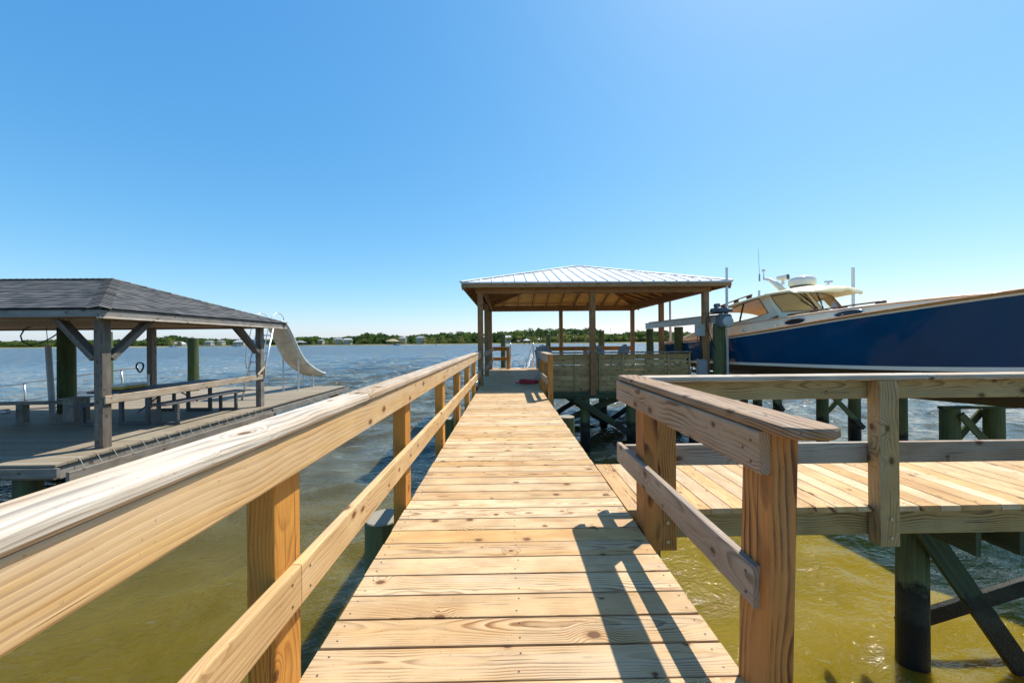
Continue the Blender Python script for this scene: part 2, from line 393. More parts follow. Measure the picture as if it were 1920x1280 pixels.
def mat_water():
    m = NT('river_water')
    pos = m.n('NewGeometry').outputs['Position']
    x, y, z = m.sep(pos)
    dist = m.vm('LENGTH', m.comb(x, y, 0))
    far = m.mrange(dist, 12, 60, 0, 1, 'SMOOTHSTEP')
    reflect_fade = m.mrange(m.math('ADD', dist, m.math('MULTIPLY', x, -.35)), 4.5, 12, 0, 1, 'SMOOTHSTEP')  # olive dulls with distance: reflected sky painted into the base colour
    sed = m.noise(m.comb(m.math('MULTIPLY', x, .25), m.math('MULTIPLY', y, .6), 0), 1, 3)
    side = m.mrange(x, -2, 3, 0, 1, 'SMOOTHSTEP')  # near right painted brighter, standing in for sun glint and reflected sky
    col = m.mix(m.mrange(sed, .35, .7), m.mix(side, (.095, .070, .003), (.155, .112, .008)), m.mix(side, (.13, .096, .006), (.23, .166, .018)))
    col = m.mix(reflect_fade, col, m.mix(m.mrange(sed, .4, .6), (.060, .058, .034), (.085, .080, .045)))
    col = m.mix(far, col, m.mix(m.mrange(m.noise(m.comb(m.math('MULTIPLY', x, .30), m.math('MULTIPLY', y, .75), 0), 1, 7, .75), .43, .58), (.012, .065, .125), (.125, .125, .105)))  # far chop: blue of the mirrored sky put into the base colour
    # broken crests on the open river
    cw = m.noise(m.comb(m.math('MULTIPLY', x, .55), m.math('MULTIPLY', y, 1.2), 0), 1, 5, .62)
    cap = m.math('MULTIPLY', m.mrange(cw, .65, .68), m.mrange(dist, 22, 60, 0, 1))
    col = m.mix(cap, col, (.75, .76, .74))
    # wave normals
    v1 = m.comb(m.math('MULTIPLY', x, .8), m.math('MULTIPLY', y, 1.25), m.math('MULTIPLY', z, .2))
    w1 = m.noise(v1, 2.1, 4, .55, .25)
    w2 = m.noise(m.comb(m.math('MULTIPLY', m.math('ADD', x, m.math('MULTIPLY', y, .5)), .6), m.math('MULTIPLY', m.math('SUBTRACT', y, m.math('MULTIPLY', x, .35)), 1.7), 3.1), 5.5, 3, .55, .9)
    b1 = m.n('Bump'); b1.inputs['Distance'].default_value = .32; m.put(b1.inputs['Height'], w1)
    m.put(b1.inputs['Strength'], m.mrange(dist, 4, 60, .22, 1.0))
    b2 = m.n('Bump'); b2.inputs['Distance'].default_value = .04; b2.inputs['Strength'].default_value = .6; m.put(b2.inputs['Height'], w2)
    m.t.links.new(b1.outputs[0], b2.inputs['Normal'])
    b3 = m.n('Bump'); b3.inputs['Distance'].default_value = .010; b3.inputs['Strength'].default_value = .35
    m.put(b3.inputs['Height'], m.noise(m.comb(x, m.math('MULTIPLY', y, 1.4), 7.7), 24, 3, .6, .5)); m.t.links.new(b2.outputs[0], b3.inputs['Normal'])
    def slopes(sx, sy, sc, det, off):
        nd = m.n('TexNoise'); m.put(nd.inputs['Vector'], m.comb(m.math('MULTIPLY', x, sx), m.math('MULTIPLY', y, sy), off)); nd.inputs['Scale'].default_value = sc; nd.inputs['Detail'].default_value = det; nd.inputs['Roughness'].default_value = .62
        return m.vm('SUBTRACT', nd.outputs['Color'], (.5, .5, .5))
    cs1 = m.vm('ADD', slopes(.7, 1.7, 3.0, 5, 1.3), m.vm('MULTIPLY', slopes(.6, 1.7, .55, 4, 5.3), (.55, .55, 0)))
    amp = m.mrange(dist, 5, 45, .04, 3.4, 'SMOOTHSTEP')
    sc_ = m.n('VectorMath', operation='SCALE'); m.put(sc_.inputs[0], m.vm('MULTIPLY', cs1, (.8, 1.15, 0))); m.put(sc_.inputs['Scale'], amp)
    nrm = m.vm('NORMALIZE', m.vm('ADD', b3.outputs[0], sc_.outputs[0]))
    rough = m.math('ADD', m.mrange(dist, 12, 120, .03, .38), m.math('MULTIPLY', cap, .5))
    m.b.inputs['Subsurface Weight'].default_value = SSS; m.b.inputs['Subsurface Radius'].default_value = (1, .8, .3); m.b.inputs['Subsurface Scale'].default_value = .6
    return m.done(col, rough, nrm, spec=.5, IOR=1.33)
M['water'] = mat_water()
# ------------------------------------------------------------------ water (one sheet, real waves near by)
def make_water():
    def axis(lo, hi, step, far, grow):
        a = list(np.arange(lo, hi, step)); q = [a[-1]]; s = step
        while q[-1] < far: s *= grow; q.append(q[-1] + s)
        return a + q[1:]
    ys = axis(-5, 16, .08, 1400, 1.010)
    xr = axis(0, 13, .10, 2600, 1.04); xs = sorted([-v for v in xr[1:]] + xr)
    X, Y = np.meshgrid(np.array(xs), np.array(ys))
    dx = np.gradient(np.array(xs))[None, :] + 0 * Y; dy = np.gradient(np.array(ys))[:, None] + 0 * Y
    sp = np.maximum(dx, dy)
    Z = np.zeros_like(X); rg = np.random.RandomState(4)
    for i in range(70):
        lam = .4 * (9 ** rg.rand()); th = R(-62) + rg.randn() * .55
        k = 2 * math.pi / lam; amp = .0055 * lam ** .9 * (1 if lam < 1.6 else .6)
        w = np.clip(1.25 - 3.2 * sp / lam, 0, 1)
        Z += w * amp * np.sin(k * (X * math.cos(th) + Y * math.sin(th)) + rg.rand() * 6.28)
    Z *= np.clip(.6 + np.hypot(X, Y) / 18, .6, 2.4)
    n, mcol = X.shape
    me = bpy.data.meshes.new('water')
    me.vertices.add(n * mcol); me.vertices.foreach_set('co', np.stack([X, Y, Z], -1).ravel().astype(np.float32))
    i = np.arange(n - 1)[:, None] * mcol + np.arange(mcol - 1)[None, :]
    q = np.stack([i, i + 1, i + mcol + 1, i + mcol], -1).reshape(-1, 4)
    me.loops.add(q.size); me.loops.foreach_set('vertex_index', q.ravel().astype(np.int32))
    me.polygons.add(len(q)); me.polygons.foreach_set('loop_start', np.arange(0, q.size, 4, dtype=np.int32)); me.polygons.foreach_set('loop_total', np.full(len(q), 4, dtype=np.int32))
    me.update(calc_edges=True); me.polygons.foreach_set('use_smooth', np.ones(len(q), dtype=bool))
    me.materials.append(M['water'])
    o = bpy.data.objects.new('water', me); COL.objects.link(o); tag(o, kind='structure')
make_water()

DECK = 1.765
def piling(mb_parent, x, y, top, r=.14, low=-1.2, name='piling', lean=(0, 0), mat='pile'):
    mb = MB(); mb.cyl((x + lean[0], y + lean[1], low), (x, y, top), r * 1.06, r * .97, 20, 0, False)
    # flat sawn head with a worn edge
    n = 20; ring = [(x + r * .97 * math.cos(2 * math.pi * k / n), y + r * .97 * math.sin(2 * math.pi * k / n), top) for k in range(n)]
    r2 = [(x + r * .93 * math.cos(2 * math.pi * k / n), y + r * .93 * math.sin(2 * math.pi * k / n), top + .008) for k in range(n)]
    mb.add(ring + r2, [[k, (k + 1) % n, n + (k + 1) % n, n + k] for k in range(n)] + [[n + k for k in range(n)]], [(q[2], q[0] - x, q[1] - y) for q in ring + r2], .5, 1)
    return mb.build(name, [M[mat], M['endgrain']], mb_parent, None if mb_parent else (x, y, 0))
def screws(mb, pts, r=.0045, mat=1):
    for p in pts:
        x, y, z = p
        mb.add([(x + r * math.cos(t * 1.047), y + r * math.sin(t * 1.047), z + .0012) for t in range(6)], [[0, 1, 2, 3, 4, 5]], None, 0, mat)

# ------------------------------------------------------------------ main boardwalk
bw = thing('boardwalk', 'long narrow walkway of sunlit pine planks leading out to the pavilion', 'boardwalk', (0.04, 4, 0))
mb = MB(); y = -1.2; pitch = .1437
while y < 9.36:
    w = pitch - random.uniform(.006, .0105)
    xl = -.737 + random.uniform(-.004, .004); xr = .825 + random.uniform(-.004, .004)
    dz = random.uniform(-.0012, .0012); tilt = random.uniform(-.0008, .0008)
    mb.board((xl, y + pitch / 2, DECK - .019 + dz + tilt), (xr, y + pitch / 2, DECK - .019 + dz - tilt), w, .038, c=.0035, seg=2)
    screws(mb, [(sx + random.uniform(-.01, .01), y + pitch * q, DECK + dz) for sx in (-.69, .04, .78) for q in (.24, .76)], .0042)
    y += pitch
mb.build('decking', [M['deck'], M['screw']], bw)
for x in (-.70, .045, .79):
    mb = MB(); mb.board((x, -1.2, DECK - .142), (x, 9.3, DECK - .142), .038, .205); mb.build('stringer', M['olive'], bw)
for y in (-.75, 2.85, 6.45):
    for sgn, xx in ((-1, -1.0), (1, 1.07)):
        piling(bw, xx, y, DECK - .21 + (.02 if y > 3 else 0), .145)
    for dy in (-.165, .165):
        mb = MB(); mb.board((-.73, y + dy, DECK - .34), (.82, y + dy, DECK - .34), .04, .19); mb.build('cross_beam', M['brace'], bw)

def rail_bolts(mb, x, y, zs, nx=1):
    for z in zs: mb.cyl((x, y, z), (x + nx * .006, y, z), .009, .008, 8, 1)

# ------------------------------------------------------------------ left railing
CAPZ = 2.6595; 
rl = thing('wooden_railing', 'long sun bleached timber railing along the left edge of the walkway', 'railing', (-.76, 4, 0))
ypos = [-.35, 1.13, 2.565, 4.05, 5.42, 6.8, 8.15]
for yy in ypos:
    mb = MB(); mb.post(-.829, -.7395, yy, yy + .14, DECK - .26, CAPZ - .002)
    mb.build('post', [M['post'], M['bolt']], rl)
mb = MB(); g = lambda q: (q.y, q.x, q.z)
mb.slab([(-.828, -1.2), (-.688, -1.2), (-.688, 1.776), (-.828, 1.79)], CAPZ, CAPZ + .038, .011, g=g)
mb.slab([(-.828, 1.792), (-.688, 1.778), (-.690, 5.6), (-.830, 5.6)], CAPZ, CAPZ + .0375, .010, g=g)
mb.slab([(-.830, 5.603), (-.690, 5.603), (-.690, 9.6), (-.830, 9.6)], CAPZ, CAPZ + .038, .010, g=g)
mb.build('top_cap', M['cap'], rl)
mb = MB()
mb.board((-.7195, -1.2, CAPZ - .0715), (-.7195, 4.12, CAPZ - .0715), .038, .139, c=.007, seg=2)
mb.board((-.7195, 4.123, CAPZ - .0715), (-.7195, 9.62, CAPZ - .0715), .038, .139, c=.007, seg=2)
mb.build('upper_rail', M['rail'], rl)
mb = MB()
for a, b in ((-1.2, 1.206), (1.209, 4.14), (4.143, 6.9), (6.903, 9.62)):
    mb.board((-.7195, a, 2.136), (-.7195, b, 2.136), .038, .139, c=.007, seg=2)
    for z in (2.10, 2.17):
        for yy in (a + .05, b - .05): mb.cyl((-.7005, yy, z), (-.6985, yy, z), .004, .004, 6, 1)
mb.build('lower_rail', [M['rail'], M['screw']], rl)

# ------------------------------------------------------------------ right railing (return along the walkway + run along the side walkway)
rr = thing('wooden_railing', 'thick L-shaped timber railing at the near right, turning along the side walkway', 'railing', (.9, 2.5, 0))
mb = MB(); mb.post(.839, .926, 1.115, 1.255, DECK - .30, CAPZ - .002, lean=(-.036, 0)); mb.build('post', M['postbrown'], rr)
mb = MB(); mb.post(.842, .931, 2.19, 2.33, DECK - .42, CAPZ - .002); mb.build('post', M['postbrown'], rr)
for x0 in (1.02, 2.585, 4.1):
    mb = MB(); mb.post(x0, x0 + .14, 2.432, 2.52, DECK - .262, CAPZ - .002)
    for z in (DECK - .07, DECK - .20): mb.cyl((x0 + .075, 2.426, z), (x0 + .075, 2.432, z), .013, .012, 8, 1)
    mb.build('post', [M['postolive'] if x0 > 2 else M['postbrown'], M['bolt']], rr, )
mb = MB(); t = []
pl = [(.800, 1.03), (.835, 1.005), (.865, .993), (.93, .993), (.955, 1.005), (.966, 1.035), (.962, 2.43), (.962, 2.625), (.845, 2.625), (.812, 2.595)]
mb.slab(pl, CAPZ, CAPZ + .038, .010, g=lambda q: (q.y, q.x, q.z))
for yy in (1.17, 1.2, 2.3, 1.75): screws(mb, [(.88 + random.uniform(-.03, .03), yy, CAPZ + .038)], .005)
mb.build('top_cap', [M['railbrown'], M['screw']], rr)
mb = MB()
mb.slab([(.965, 2.425), (3.02, 2.425), (3.045, 2.57), (.965, 2.57)], CAPZ, CAPZ + .038, .009, g=lambda q: (q.x, q.y, q.z))
mb.slab([(3.023, 2.425), (6.1, 2.43), (6.1, 2.57), (3.048, 2.57)], CAPZ, CAPZ + .0375, .009, g=lambda q: (q.x, q.y, q.z))
mb.build('top_cap', M['cap'], rr)
mb = MB(); mb.board((.8185, 1.12, CAPZ - .0715), (.8185, 2.60, CAPZ - .0715), .036, .139, c=.008, seg=2)
for yy, zz in ((1.16, .11), (1.16, .04), (1.2, .075)): mb.cyl((.8005, yy, CAPZ - zz), (.798, yy, CAPZ - zz), .004, .004, 6, 1)
mb.build('upper_rail', [M['railbrown'], M['screw']], rr)
mb = MB(); mb.board((.8185, 1.155, 2.136), (.8185, 2.60, 2.136), .036, .139, c=.008, seg=2)
for zz in (2.10, 2.17): mb.cyl((.8005, 1.19, zz), (.798, 1.19, zz), .005, .005, 6, 1)
mb.build('lower_rail', [M['railgrey'], M['screw']], rr)
mb = MB(); mb.board((.842, 2.542, CAPZ - .0715), (6.1, 2.542, CAPZ - .0715), .038, .139, c=.006, seg=2); mb.build('upper_rail', M['olive'], rr)
mb = MB(); mb.board((.842, 2.542, 2.128), (2.66, 2.542, 2.128), .038, .149, c=.006, seg=2)
mb.board((2.663, 2.542, 2.128), (6.1, 2.542, 2.128), .038, .149, c=.006, seg=2); mb.build('lower_rail', M['railgrey'], rr)

# ------------------------------------------------------------------ side walkway
sw = thing('side_walkway', 'short pine plank walkway branching off to the right behind the railing', 'walkway', (3, 3, 0))
mb = MB(); x = .832
while x < 6.1:
    w = .1485 - random.uniform(.004, .007); dz = random.uniform(-.001, .001)
    mb.board((x + .074, 2.475 + random.uniform(-.004, .004), DECK - .019 + dz), (x + .074, 3.40 + random.uniform(-.004, .004), DECK - .019 + dz), w, .038, c=.0035, seg=2)
    screws(mb, [(x + q, yy, DECK + dz) for q in (.035, .11) for yy in (2.53, 2.93, 3.35)], .0042)
    x += .1485
mb.build('decking', [M['deck'], M['screw']], sw)
for yy in (2.545, 3.33):
    mb = MB(); mb.board((.80, yy, DECK - .133), (6.1, yy, DECK - .133), .038, .186); mb.build('rim_joist', M['panel'], sw)
for xx in (3.67, 5.95):
    piling(sw, xx, 3.18, DECK - .235, .108, lean=(-.015, 0))
for xx in (3.47, 3.80):
    mb = MB(); mb.board((xx, 2.575, DECK - .335), (xx, 3.7, DECK - .335), .04, .19); mb.build('cross_beam', M['brace'], sw)
mb = MB(); mb.board((3.44, 3.0, 1.50), (4.60, 3.02, -.15), .17, .045, up=(0, 1, 0)); 
mb.build('brace', M['brace'], sw)
mb = MB(); mb.board((3.70, 3.33, .22), (5.9, 3.33, .85), .15, .045, up=(0, 1, 0)); mb.build('brace', M['brace'], sw)

# ------------------------------------------------------------------ short railing right before the pavilion
rs = thing('wooden_railing', 'short brown and grey railing on the right just before the pavilion', 'railing', (.84, 8.3, 0))
for yy in (7.25, 8.55, 9.2):
    mb = MB(); mb.post(.842, .931, yy, yy + .14, DECK - .26, CAPZ - .002); mb.build('post', M['post'], rs)
mb = MB(); mb.slab([(.795, 7.2), (.95, 7.2), (.95, 9.45), (.795, 9.45)], CAPZ, CAPZ + .038, .009); mb.build('top_cap', M['cap'], rs)
mb = MB(); mb.board((.8185, 7.22, CAPZ - .0715), (.8185, 9.45, CAPZ - .0715), .036, .139, c=.006); mb.build('upper_rail', M['railgrey'], rs)
mb = MB(); mb.board((.8185, 7.22, 2.136), (.8185, 9.45, 2.136), .036, .139, c=.006); mb.build('lower_rail', M['railgrey'], rs)

# ------------------------------------------------------------------ pavilion
PX0, PX1, PY0, PY1 = -.80, 5.55, 9.65, 15.5
pv = thing('pavilion', 'open timber pavilion with a white standing seam metal roof at the end of the walkway', 'pavilion', (2.38, 12.6, 0))
BZ = 4.27   # underside of the perimeter beam
pxs = [(-.80, -.655), (2.27, 2.42), (5.40, 5.55)]
for yy in (9.65, 12.45, 15.35):
    for k, (a, b) in enumerate(pxs):
        if yy == 12.45 and k == 1: continue
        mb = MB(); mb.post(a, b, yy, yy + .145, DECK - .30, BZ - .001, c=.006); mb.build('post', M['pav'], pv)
# beams
for yy in (9.69, 15.46):
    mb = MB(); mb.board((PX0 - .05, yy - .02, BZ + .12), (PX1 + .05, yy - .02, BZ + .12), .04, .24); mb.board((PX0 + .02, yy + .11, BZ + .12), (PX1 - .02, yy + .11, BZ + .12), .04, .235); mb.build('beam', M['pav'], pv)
for xx in (-.785, 5.535):
    mb = MB(); mb.board((xx, PY0 - .02, BZ + .12), (xx, PY1 + .02, BZ + .12), .04, .238); sg = 1 if xx < 0 else -1
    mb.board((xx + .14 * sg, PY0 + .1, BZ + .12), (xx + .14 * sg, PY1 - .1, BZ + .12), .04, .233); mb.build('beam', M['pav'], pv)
EX0, EX1, EY0, EY1, EZ = -1.17, 5.93, 9.30, 15.86, 4.515
AX, AY, AZ_ = 2.38, 12.58, 5.60
RX0, RX1 = AX - .02, AX + .35
def roof_pts(off, exp=0):
    e = exp
    return [Vector((EX0 - e, EY0 - e, EZ + off)), Vector((EX1 + e, EY0 - e, EZ + off)), Vector((EX1 + e, EY1 + e, EZ + off)), Vector((EX0 - e, EY1 + e, EZ + off)), Vector((RX0, AY, AZ_ + off)), Vector((RX1, AY, AZ_ + off))]
def hip_faces(mb, P, gs=None, mat=0): mb.add(P, [[0, 1, 5, 4], [1, 2, 5], [2, 3, 4, 5], [3, 0, 4]], gs, .5, mat)
# sheathing (seen from below), then metal skin
mb = MB(); P = roof_pts(-.035); V = [P[0], P[1], P[5], P[4]]
def plys(mb, a, b, c, d):
    """trapezoid a-b eave, d-c ridge; split in sheathing boards across"""
    n = 9
    for k in range(n):
        t0, t1 = k / n, (k + 1) / n - .003
        q = [a.lerp(d, t0), b.lerp(c, t0), b.lerp(c, t1), a.lerp(d, t1)]
        ax = (b - a).normalized(); up = (d - a) - ax * (d - a).dot(ax); up.normalize()
        r1, r2 = random.uniform(0, 80), random.uniform(-.1, .1)
        mb.add(q + [v + Vector((0, 0, .022)) for v in q], [[3, 2, 1, 0], [4, 5, 6, 7], [0, 1, 5, 4], [2, 3, 7, 6]], [(v.dot(ax) + r1, v.dot(up) % 1.0 * .3 + r2, .03) for v in q + q], random.random())
plys(mb, P[0], P[1], P[5], P[4]); plys(mb, P[1], P[2], P[5], P[5]); plys(mb, P[2], P[3], P[4], P[5]); plys(mb, P[3], P[0], P[4], P[4])
mb.build('sheathing', M['ply'], pv)
mb = MB(); hip_faces(mb, roof_pts(0.0, .03)); P = roof_pts(0.0, .03)
def seams(a, b, c, d, step, off):
    ax = (b - a).normalized(); L = (b - a).length; up = (d - a) - ax * (d - a).dot(ax); up_l = up.length; upn = up / up_l
    nrm = ax.cross(upn); la = (d - a).dot(ax); lb = L - (c - a).dot(ax)
    t = off
    while t < L - .08:
        hh = up_l * min(1, t / max(.01, la), (L - t) / max(.01, lb))
        if hh > .1: mb.board(a + ax * t + nrm * .014, a + ax * t + upn * (hh - .02) + nrm * .014, .016, .03, up=nrm, c=.003)
        t += step
seams(P[0], P[1], P[5], P[4], .305, .2); seams(P[1], P[2], P[5], P[5], .305, .2); seams(P[2], P[3], P[4], P[5], .305, .2); seams(P[3], P[0], P[4], P[4], .305, .2)
roof_o = mb.build('roof', M['metalroof'], pv); mb = MB()
for a, b in ((0, 4), (1, 5), (2, 5), (3, 4), (4, 5)):
    for s_ in (-1, 1):
        d = (P[b] - P[a]).normalized(); sd = d.cross(Vector((0, 0, 1))).normalized()
        mb.board(P[a] + sd * .045 * s_ + Vector((0, 0, .018)), P[b] + sd * .045 * s_ + Vector((0, 0, .022)), .09, .006, up=(sd * .30 * s_ + Vector((0, 0, 1))).normalized(), c=.001)
mb.build('ridge_cap', M['metalroof'], roof_o)
mb = MB(); z = EZ - .075
for a, b in (((EX0, EY0), (EX1, EY0)), ((EX1, EY0 + .021), (EX1, EY1 - .021)), ((EX1, EY1), (EX0, EY1)), ((EX0, EY1 - .021), (EX0, EY0 + .021))):
    mb.board((*a, z), (*b, z), .04, .135)
mb.build('fascia', M['pav'], pv)
mb = MB()
for a, b in (((EX0 - .04, EY0 - .024), (EX1 + .04, EY0 - .024)), ((EX1 + .024, EY0 - .02), (EX1 + .024, EY1 + .02)), ((EX1 + .04, EY1 + .024), (EX0 - .04, EY1 + .024)), ((EX0 - .024, EY1 + .02), (EX0 - .024, EY0 - .02))):
    mb.board((*a, EZ - .018), (*b, EZ - .018), .008, .035, c=.001)
mb.build('drip_edge', M['galv'], pv)
# rafters
def rafters(a, b, c, d, step, off):
    ax = (b - a).normalized(); L = (b - a).length; up = (d - a) - ax * (d - a).dot(ax); ul = up.length; upn = up / ul; nrm = ax.cross(upn)
    la = (d - a).dot(ax); lb = L - (c - a).dot(ax); t = off
    while t < L - .1:
        hh = ul * min(1, t / max(.01, la), (L - t) / max(.01, lb))
        if hh > .5:
            mb = MB(); mb.board(a + ax * t + upn * .03 - nrm * .085, a + ax * t + upn * (hh - .05) - nrm * .085, .038, .10, up=nrm); mb.build('rafter', M['pav'], pv)
        t += step
P = roof_pts(-.035)
rafters(P[0], P[1], P[5], P[4], .61, .55); rafters(P[1], P[2], P[5], P[5], .61, .45); rafters(P[2], P[3], P[4], P[5], .61, .55); rafters(P[3], P[0], P[4], P[4], .61, .45)
for a, b in ((0, 4), (1, 5), (2, 5), (3, 4)):
    mb = MB(); mb.board(P[a] + Vector((0, 0, -.10)), P[b] + Vector((0, 0, -.10)), .045, .14); mb.build('hip_rafter', M['pav'], pv)
# deck under it
mb = MB(); y = 9.372
while y < 15.9:
    x0 = -.86; x1 = 5.75 if y > 9.78 else .925
    dz = random.uniform(-.001, .001)
    mb.board((x0 if y > 9.6 else -.737, y + .072, DECK - .021 + dz), (x1 if y > 9.6 else .825, y + .072, DECK - .021 + dz), .138, .038, c=.0035)
    y += .1437
mb.build('decking', M['deck'], pv)
mb = MB()
for a, b in (((.95, 9.815), (5.77, 9.815)), ((5.785, 9.6), (5.785, 15.9)), ((-.875, 9.72), (-.875, 15.9)), ((-.86, 15.93), (5.77, 15.93))):
    mb.board((*a, DECK - .145), (*b, DECK - .145), .038, .205)
mb.build('rim_joist', M['pav'], pv)
for yy in (9.85, 12.6, 15.4):
    for xx in ((1.18, 2.15, 3.45, 5.2) if yy < 10 else (-.4, 1.5, 3.4, 5.3)):
        piling(pv, xx, yy, DECK - .25, .135 if xx != 1.18 else .10)
    mb = MB(); mb.board((-.5, yy - .16, DECK - .30), (5.5, yy - .16, DECK - .30), .04, .17); mb.build('cross_beam', M['brace'], pv)
for (x0, z0, x1, z1, yy) in ((1.85, 1.38, 4.3, -.2, 9.66), (1.2, .55, 3.4, 1.45, 10.02), (1.5, 1.4, 3.4, .1, 12.40), (3.45, 1.40, 1.3, .1, 12.76), (3.4, .05, 5.3, 1.3, 12.4)):
    mb = MB(); mb.board((x0, yy, z0), (x1, yy, z1), .17, .045, up=(0, 1, 0)); mb.build('brace', M['brace'], pv)

# ------------------------------------------------------------------ built-in bench whose boarded back faces the walkway
bp = thing('bench', 'long built-in bench with an olive boarded back on the near side of the pavilion', 'bench', (2.9, 9.7, 0))
mb = MB(); z = 1.575
for k in range(7):
    mb.board((.93, 9.80, z + .0705), (5.07, 9.80, z + .0705), .025, .1395, c=.004, up=(0, 0, 1)) if k not in (5,) else [mb.board((a, 9.80, z + .0695), (b, 9.80, z + .0695), .025, .132, c=.003) for a, b in ((.93, 2.9), (2.903, 4.97))]
    z += .1435
    if k > 3: z += .004
mb.build('backrest', M['panel'], bp)
for xx in (1.02, 1.86, 2.54, 3.19, 3.83, 4.46, 5.05):
    mb = MB(); mb.board((xx, 9.765, 1.50), (xx, 9.765, 2.60), .042, .042, up=(0, 1, 0)); mb.build('batten', M['panel'], bp)
mb = MB(); mb.board((.93, 9.765, 1.475), (4.97, 9.765, 1.475), .05, .04); mb.build('bottom_trim', M['panel'], bp)
mb = MB(); mb.slab([(.95, 9.71), (5.10, 9.71), (5.10, 9.86), (.95, 9.86)], 2.612, 2.65, .006, g=lambda q: (q.x, q.y, q.z)); mb.build('top_cap', M['greywood'], bp)
mb = MB(); mb.slab([(.95, 9.87), (5.03, 9.87), (5.03, 10.25), (.95, 10.25)], 2.17, 2.21, .006, g=lambda q: (q.x, q.y, q.z)); mb.build('seat', M['greywood'], bp)
for xx in (1.0, 3.0, 4.9):
    mb = MB(); mb.box(xx, xx + .09, 9.85, 10.15, DECK, 2.169); mb.build('leg', M['pav'], bp)

# ------------------------------------------------------------------ rails round the far side of the pavilion
rb = thing('wooden_railing', 'brown two-board railing on the far left side of the pavilion by the gangway opening', 'railing', (-.7, 13, 0))
for z in (2.61, 2.18):
    mb = MB(); mb.board((-.62, 9.8, z), (-.62, 15.35, z), .038, .139); mb.build('side_rail', M['railgrey'], rb)
    mb = MB(); mb.board((-.65, 15.56, z + .02), (.10, 15.56, z + .02), .038, .139); mb.build('end_rail', M['post'], rb)
mb = MB(); mb.slab([(-.66, 15.44), (.12, 15.44), (.12, 15.6), (-.66, 15.6)], 2.70, 2.735, .005, g=lambda q: (q.x, q.y, q.z)); mb.build('top_cap', M['railbrown'], rb)
mb = MB(); mb.post(-.04, .10, 15.44, 15.54, DECK, 2.70); mb.build('post', M['post'], rb)
rc = thing('wooden_railing', 'brown railing across the far right side of the pavilion behind the chairs', 'railing', (3.3, 15.5, 0))
for z in (2.61, 2.18):
    mb = MB(); mb.board((1.27, 15.30, z), (5.4, 15.30, z), .038, .139); mb.build('end_rail', M['post'], rc)
mb = MB(); mb.slab([(1.22, 15.2), (5.4, 15.2), (5.4, 15.34), (1.22, 15.34)], 2.682, 2.72, .005, g=lambda q: (q.x, q.y, q.z)); mb.build('top_cap', M['railbrown'], rc)
for xx in (1.25, 3.3):
    mb = MB(); mb.post(xx, xx + .09, 15.325, 15.41, DECK, 2.68); mb.build('post', M['post'], rc)

# ------------------------------------------------------------------ gangway beyond
gw = thing('gangway', 'aluminium gangway with tubular handrails sloping down beyond the pavilion', 'gangway', (.66, 17, 0))
for xx in (.15, 1.17):
    mb = MB()
    for y0, z0 in ((15.95, DECK), (18.5, 1.35), (21, .95)):
        pass
    mb.tube([(xx, 15.92, 1.72), (xx, 15.92, 2.75), (xx, 15.97, 2.86), (xx, 16.05, 2.88), (xx, 16.16, 2.84), (xx, 21.5, 1.62), (xx, 21.5, .6)], .028, 8)
    mb.tube([(xx, 16.2, 2.84), (xx, 16.2, 1.7)], .022, 8); mb.tube([(xx, 15.92, 2.3), (xx, 21.5, 1.1)], .016, 6)
    for k in range(1, 6):
        yy = 16.2 + k * .9; dz = (yy - 16.2) * .23
        mb.tube([(xx, yy, 2.84 - dz), (xx, yy, 1.7 - dz)], .016, 6); mb.tube([(xx, yy - .9, 1.7 - dz + .2), (xx, yy, 2.84 - dz)], .010, 5)
    mb.build('handrail', M['alu'], gw)
mb = MB(); mb.board((.66, 15.97, 1.70), (.66, 21.5, .45), 1.0, .06, c=.005); mb.build('ramp', M['alu'], gw)
mb = MB(); mb.box(.0, 1.3, 15.955, 16.03, DECK + .002, DECK + .012); mb.build('hinge_plate', M['alu'], gw)
# ------------------------------------------------------------------ hose, chairs, boxes on the pavilion
mb = MB(); pts = []
for k in range(150):
    t = k * .30; r = .20 + .05 * math.sin(k * .13) + random.uniform(-.006, .006)
    pts.append((.58 + r * 1.15 * math.cos(t) + .02 * math.sin(k * .07), 10.02 + r * .75 * math.sin(t), DECK + .02 + .11 * (k / 150) * (.6 + .4 * math.sin(t * .5) ** 2)))
pts = [(.22, 10.2, DECK + .014), (.28, 10.1, DECK + .015)] + pts
mb.tube(pts, .014, 6)
tag(mb.build('hose', M['hose'], loc=(.58, 10.0, DECK)), 'coiled dark red hose lying on the shaded deck at the pavilion entrance', 'hose')

